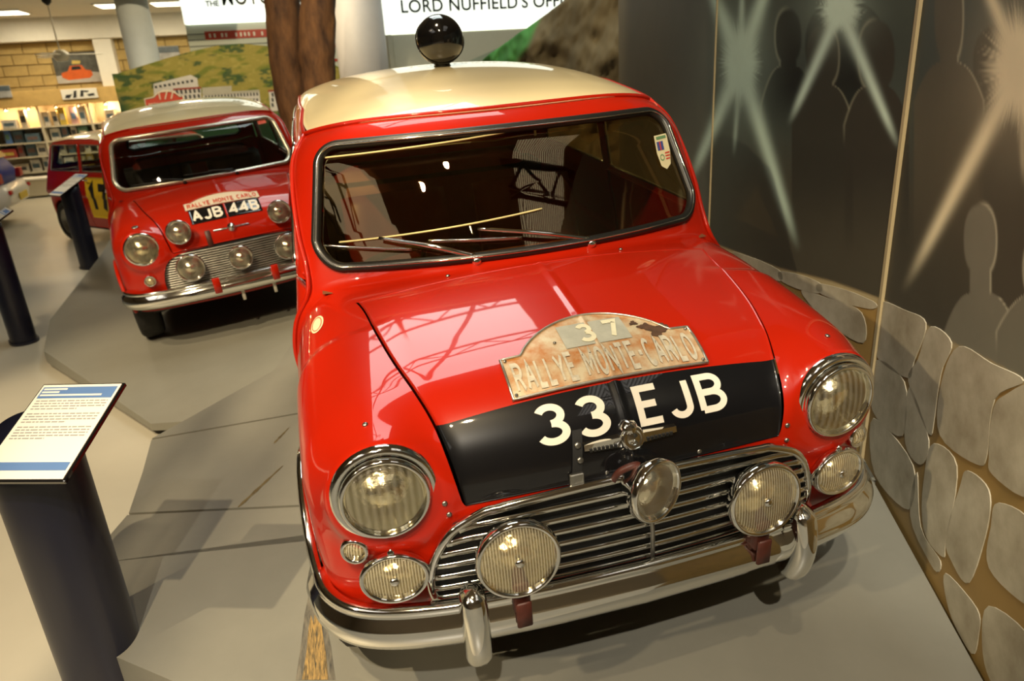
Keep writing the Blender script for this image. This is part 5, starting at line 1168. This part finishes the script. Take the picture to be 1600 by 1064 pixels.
# pillar, posters, fascia
pc = sw(168, 100, YW - .25); pil = thing('square_pillar', 'white square pillar between the block wall and round column', 'pillar', (pc[0], YW - .2, 0)); obj('shaft', box(-.17, .17, -.1, .18, 0, zc_, .01), WHITEC, pil, False)
def poster(px0, px1, py0, py1, label, draw, Y=None):
    Y = YW - .06 if Y is None else Y; a_, b_ = sw(px0, py1, Y), sw(px1, py0, Y); p_ = thing('poster', label, 'poster', tuple(a_)); w_, h_ = b_[0] - a_[0], b_[2] - a_[2]; draw(p_, w_, h_); return p_
def quad(par, w_, h_, pts, material, y, name='print'):
    return obj(name, (np.array([(x * w_, y, z * h_) for x, z in pts]), [tuple(range(len(pts)))]), material, par, False)
def d_red(p_, w_, h_):
    obj('sheet', box(0, w_, 0, .02, 0, h_, .004), mat('poster_dark_photo', (0.12, 0.12, 0.10), 0.4, noise=0.7, nscale=6), p_, False)
    quad(p_, w_, h_, [(0, 0), (1, 0), (1, .30), (.7, .36), (0, .25)], mat('poster_pale_road', (0.50, 0.47, 0.42), 0.5, noise=0.2), -.002)
    c = mat('poster_orange_car', (0.70, 0.13, 0.02), 0.4, noise=0.2); quad(p_, w_, h_, [(.12, .20), (.25, .10), (.72, .14), (.80, .24), (.78, .38), (.66, .42), (.60, .58), (.34, .56), (.28, .40), (.13, .34)], c, -.004)
    quad(p_, w_, h_, [(.36, .42), (.58, .44), (.56, .55), (.38, .54)], BLACKMATT, -.006); quad(p_, w_, h_, [(.40, .62), (.58, .62), (.60, .72), (.42, .74)], mat('poster_yellow', (0.6, 0.45, 0.1), 0.5), -.004)
def d_bw(p_, w_, h_):
    obj('sheet', box(0, w_, 0, .02, 0, h_, .004), WHITEPAINT, p_, False)
    for pts in ([(.08, .15), (.2, .1), (.3, .5), (.12, .45)], [(.3, .1), (.36, .8), (.44, .85), (.40, .15)], [(.5, .2), (.56, .85), (.78, .75), (.74, .6), (.62, .66), (.6, .2)], [(.75, .2), (.92, .25), (.9, .5), (.7, .4)]): quad(p_, w_, h_, pts, BLACKMATT, -.002)
def d_grey(p_, w_, h_): obj('sheet', box(0, w_, 0, .02, 0, h_, .004), mat('poster_grey', (0.45, 0.44, 0.42), 0.4, noise=0.5, nscale=5), p_, False); quad(p_, w_, h_, [(.0, .55), (1, .55), (1, .95), (0, .95)], mat('poster_blue_grey', (0.12, 0.15, 0.17), 0.4, noise=0.4, nscale=9), -.002)
poster(91, 151, 80, 131, 'poster of an orange racing car on the block wall', d_red); poster(98, 150, 137, 156, 'black and white sketch poster below the orange car poster', d_bw, YW - .65); poster(244, 278, 71, 96, 'dark grey landscape poster right of the pale blue column', d_grey); poster(-12, 14, 133, 154, 'small grey poster at the left edge above the shelves', d_grey, YW - .65)
FASC = mat('amber_fascia', (0.62, 0.40, 0.13), 0.6, noise=0.15); fz0, fz1 = sw(60, 166)[2], sw(60, 142)[2]
xl = -9.6; xr = sw(232, 200)[0]
fs = thing('shelf_fascia', 'long amber fascia board above the lit shop shelves', 'fascia', (0, YW - .6, 0)); obj('board', box(xl, xr, -.02, .02, fz0, fz1, .005), FASC, fs, False); obj('soffit', box(xl, xr, .02, .58, fz1 - .04, fz1, 0), FASC, fs, False)
UNIT = mat('cream_shelf', (0.62, 0.55, 0.40), 0.6, noise=0.05); xs_u = np.linspace(xl, xr, 7)
LAMPM = mat('shelf_lamp', (1, 1, 1), 0.5, emit=(1.0, 0.70, 0.32), estr=22.0)
SHZ = [fz0 * f for f in (.06, .26, .44, .60, .77)]
for k in range(6):
    names_ = ['leftmost', 'second', 'third', 'fourth', 'fifth', 'rightmost']
    u_ = thing('shelf_unit', 'cream shop shelf unit, %s of the row under the amber fascia' % names_[k], 'shelf', (xs_u[k], YW - .55, 0), 0, 'shop shelf units'); w_ = xs_u[k + 1] - xs_u[k]
    obj('back_panel', box(.01, w_ - .01, .42, .45, .0, fz0), UNIT, u_, False); obj('side_panel', box(.0, .02, .0, .45, 0, fz0), UNIT, u_, False); obj('side_panel', box(w_ - .02, w_, .0, .45, 0, fz0), UNIT, u_, False)
    for z in SHZ: obj('shelf', box(.02, w_ - .02, .0, .42, z - .025, z), UNIT, u_, False)
    for fx in (.3, .75):
        sl_ = thing('shelf_spotlight', 'small glowing spotlight under the amber shop fascia, %s from the left' % ORD[k * 2 + (fx > .5)], 'spotlight', (xs_u[k] + w_ * fx, YW - .30, fz0 - .05), 0, 'spotlights under the shop fascia'); obj('housing', lathe([(.03, .06), (.05, .0), (.047, .0), (.028, .055)], 16), STEEL, sl_); pl_ = bpy.data.lights.new('spot_glow', 'POINT'); pl_.energy = 7; pl_.color = (1.0, .70, .34); pl_.shadow_soft_size = .03; lo_o = link('spot_glow', pl_, sl_); lo_o.location = (0, -.12, -.06); obj('glow_disc', lathe([(0, .012), (.045, .004), (.045, .0), (0, -.004)], 16), LAMPM, sl_)
PCOL = [(0.55, 0.50, 0.40), (0.35, 0.05, 0.04), (0.10, 0.16, 0.20), (0.62, 0.55, 0.35), (0.10, 0.20, 0.45), (0.06, 0.06, 0.06), (0.60, 0.45, 0.08), (0.20, 0.12, 0.10), (0.70, 0.66, 0.58), (0.12, 0.22, 0.14), (0.45, 0.30, 0.34)]
PM = [mat('goods_%d' % i, c, 0.5, noise=0.35, nscale=18) for i, c in enumerate(PCOL)]; goods = {}; PN = ['beige', 'dark red', 'slate blue', 'tan', 'blue', 'black', 'yellow', 'brown', 'cream', 'green', 'mauve']
def goods_mesh(kind, mi):
    key = (kind, mi)
    if key not in goods:
        w_, d_, h_ = [(.09, .07, .12), (.06, .05, .17), (.13, .08, .085), (.05, .05, .14)][kind]
        goods[key] = (mesh_data('carton', *box(-w_, w_, -d_, d_, 0, h_ * 2, .006), PM[mi], False), mesh_data('label_print', *box(-w_ * .7, w_ * .7, -d_ - .003, -d_, h_ * .6, h_ * 1.3), PM[(mi + 5) % len(PM)], False))
    return goods[key]
lv = ['lowest', 'second', 'third', 'fourth', 'top']
for si, z in enumerate(SHZ):
    x = xl + .12; cnt = 0
    while x < xr - .12:
        kd = random.randrange(4); mi = random.choice([1, 7, 1, 2, 8, 0] if si in (2,) else [8, 0, 3, 8, 6] if si in (0, 1) else [4, 2, 0, 8, 1, 9] if si == 3 else [8, 3, 6, 10, 0, 8]); a_, b_ = goods_mesh(kd, mi); w_ = [.09, .06, .13, .05][kd]
        if min(abs(x + w_ - xx_) for xx_ in xs_u) > w_ + .03 and x > -7.6:
            t_ = thing('boxed_souvenir', '%s box on the %s row of shop shelves, %s from the left' % (PN[mi], lv[si], ORD[cnt]), 'box', (x + w_, YW - .55 + .10 + random.random() * .1, z), 0, 'boxed souvenirs on the %s shelf row' % lv[si]); cnt += 1; link('carton', a_, t_); link('label_print', b_, t_)
        x += 2 * w_ + .02 + random.random() * .05
cab = thing('display_counter', 'long pale low counter in front of the shop shelves', 'counter', (sw(40, 290, 13.4)[0], 13.3, 0)); obj('counter_body', box(-1.6, 1.0, 0, .4, 0.03, .34, .02), UNIT, cab, False); obj('counter_top', box(-1.64, 1.04, -.03, .43, .34, .38, .01), WHITEC, cab, False)
# ------------------------------------------------------------------ blue and white hatchback at the left edge
bc = thing('hatchback_car', 'blue and white hatchback cut off by the left edge', 'car'); rb = on_z(4, 352, 0); bc.location = (rb[0] + .34, rb[1] + .02, 0); bc.rotation_euler = (0, 0, math.radians(8))
BLUE = mat('blue_car_paint', (0.012, 0.028, 0.22), 0.5, 0, 0, .15); WHT = mat('white_bumper_paint', (0.68, 0.66, 0.58), 0.4, 0, .5, noise=.05)
def side_loft(prof_, y_half, inset=.10, rows_=9):
    p_ = np.array(prof_, float); c_ = p_.mean(0); R_ = []
    for t in np.linspace(-1, 1, rows_): k = 1 - inset * abs(t) ** 4; q = c_ + (p_ - c_) * k; R_.append(np.stack([q[:, 0], np.full(len(q), t * y_half), q[:, 1]], 1))
    Gx = np.stack(R_); n_, k_ = Gx.shape[:2]; return Gx.reshape(-1, 3), grid_faces(n_, k_, True) + [tuple(range(k_ - 1, -1, -1)), tuple((n_ - 1) * k_ + i for i in range(k_))]
obj('upper_body', side_loft([(-.06, .62), (-.03, .80), (-.10, .92), (-.26, 1.12), (-.42, 1.33), (-.70, 1.40), (-1.8, 1.40), (-2.35, 1.18), (-2.7, .95), (-3.4, .84), (-3.55, .70), (-3.55, .58)], .78), BLUE, bc)
obj('lower_body', side_loft([(.02, .34), (.06, .50), (.0, .63), (-3.55, .60), (-3.6, .34), (-3.4, .22), (-.3, .22)], .80, .04), WHT, bc)
for s in (-1, 1):
    obj('tail_lamp', box(-.10, -.02, s * .66 - .10, s * .66 + .10, .66, .80, .01), mat('red_lamp_plastic', (0.40, 0.015, 0.012), 0.25), bc, False); obj('reflector', box(.02, .055, s * .62 - .06, s * .62 + .06, .50, .56, .006), MATS['red_lamp_plastic'], bc, False)
    for x_ in (-.62, -2.95):
        wv_ = obj('wheel', xf(lathe(rim_prof, 24), np.array([[1, 0, 0], [0, 0, s], [0, 1, 0]]) * 1.15), STEEL, bc); wv_.location = (x_, s * .70, .29); obj('tyre', xf(lathe([(r * 1.16, z * 1.2) for r, z in tyre_prof], 32, False, False), np.array([[1, 0, 0], [0, 0, s], [0, 1, 0]])), TYRE, wv_)
    obj('side_glass', (np.array([(-.50, s * .772, .98), (-1.9, s * .772, .98), (-1.65, s * .745, 1.30), (-.66, s * .745, 1.30)]), [(0, 1, 2, 3)]), BLACKGLOSS, bc, False)
obj('tail_glass', (np.array([(-.135, -.55, .98), (-.135, .55, .98), (-.385, .5, 1.29), (-.385, -.5, 1.29)]) + [.012, 0, .01], [(0, 1, 2, 3)]), BLACKGLOSS, bc, False); obj('number_plate', box(.05, .065, -.26, .26, .38, .48, .003), mat('yellow_plate', (0.6, 0.42, 0.03), 0.5), bc, False)
# ------------------------------------------------------------------ information lecterns
NAVY = mat('navy_lectern_paint', (0.006, 0.007, 0.022), 0.40, 0, .2, noise=.1); PAPER = mat('white_information_sheet', (0.82, 0.80, 0.74), 0.35, 0, .3); BLUEP = mat('blue_header_print', (0.10, 0.20, 0.45), 0.4); GREYT = mat('grey_body_text', (0.30, 0.30, 0.30), 0.5)
def lectern(label, base_, yaw, hgt, tilt, pw_, pl_, rx_, ry_, centre_off=0.0, shift=0.0):
    """local: reader stands on -y; panel rises towards +y"""
    L = thing('information_lectern', label, 'lectern', tuple(base_), yaw); a = np.linspace(0, 2 * np.pi, 48, endpoint=False)
    ex = shift + np.sign(np.cos(a)) * np.abs(np.cos(a)) ** .75 * rx_; ey = np.sign(np.sin(a)) * np.abs(np.sin(a)) ** .9 * ry_
    rows = []
    for t in np.linspace(0, 1, 14): zt2 = hgt + ey * math.tan(tilt) - .012; rows.append(np.stack([ex, ey, .02 + (zt2 - .02) * t], 1))
    Gx = np.stack(rows); obj('column', (Gx.reshape(-1, 3), grid_faces(14, 48, True) + [tuple(13 * 48 + i for i in range(48))]), NAVY, L); obj('foot', extrude_poly(np.stack([shift + (ex - shift) * 1.12, ey * 1.12], 1), .02), NAVY, L, False)
    Rm = rot_x(tilt); P = np.array([0, centre_off, hgt + centre_off * math.tan(tilt) + .008])
    pan = obj('panel', xf(box(-pw_ / 2 - .006, pw_ / 2 + .006, -pl_ / 2 - .006, pl_ / 2 + .006, -.012, .0, .002)), BLACKGLOSS, L, False); pan.matrix_local = m4(Rm, P)
    obj('sheet', box(-pw_ / 2, pw_ / 2, -pl_ / 2, pl_ / 2, .0, .0015), PAPER, pan, False); obj('header_band', box(-pw_ * .47, pw_ * .47, pl_ * .34, pl_ * .47, .0016, .0022), BLUEP, pan, False); obj('footer_band', box(-pw_ * .47, pw_ * .47, -pl_ * .42, -pl_ * .34, .0016, .0022), BLUEP, pan, False)
    for k in range(3): obj('heading_line', box(-pw_ * .45, -pw_ * .45 + pw_ * (.30, .22, .78)[k], pl_ * (.435 - .035 * k), pl_ * (.455 - .035 * k), .0023, .0026), PAPER, pan, False)
    n_ = 0; tl = []
    for par_, lines in enumerate((4, 4, 5)):
        for q in range(lines):
            y_ = pl_ * (.31 - .030 * n_ - .025 * par_); n_ += 1; x_ = -pw_ * .45; end_ = pw_ * (.45 if q < lines - 1 else random.uniform(-.2, .2))
            while x_ < end_:
                ww = pw_ * random.uniform(.03, .09); tl.append(box(x_, min(x_ + ww, end_), y_ - pl_ * .006, y_ + pl_ * .006, .0016, .0020)); x_ += ww + pw_ * .014
    o = obj('text_lines', merge(*tl), GREYT, pan, False); o['kind'] = 'stuff'
    return L
TLp, TRp, BRp = at(78, 604, 1.87), at(200, 607, 1.85), at(93, 757, 1.64); BLp = at(-46, 750, 1.66)
ctr = (TLp + TRp + BRp + BLp) / 4; upv = ((TLp + TRp) - (BLp + BRp)) / 2; rtv = ((TRp + BRp) - (TLp + BLp)) / 2
yawn = math.atan2(rtv[1], rtv[0]); tiltn = math.atan2(upv[2], np.hypot(upv[0], upv[1])); print('lectern', ctr, math.degrees(yawn), math.degrees(tiltn), np.linalg.norm(upv), np.linalg.norm(rtv))
lectern('near navy lectern with white text sheet at the lower left', (ctr[0], ctr[1], 0), yawn, ctr[2], tiltn, np.linalg.norm(rtv), np.linalg.norm(upv), .112, .085, 0, -.075)
b2_ = on_z(38, 533, 0); lectern('navy lectern beside the left edge of the far platform', tuple(b2_), math.radians(-62), .88, math.radians(30), .26, .36, .12, .085)
b3_ = on_z(142, 418, 0); lectern('small far navy lectern in front of the yellow number square', tuple(b3_), math.radians(-50), .88, math.radians(28), .26, .36, .12, .085)
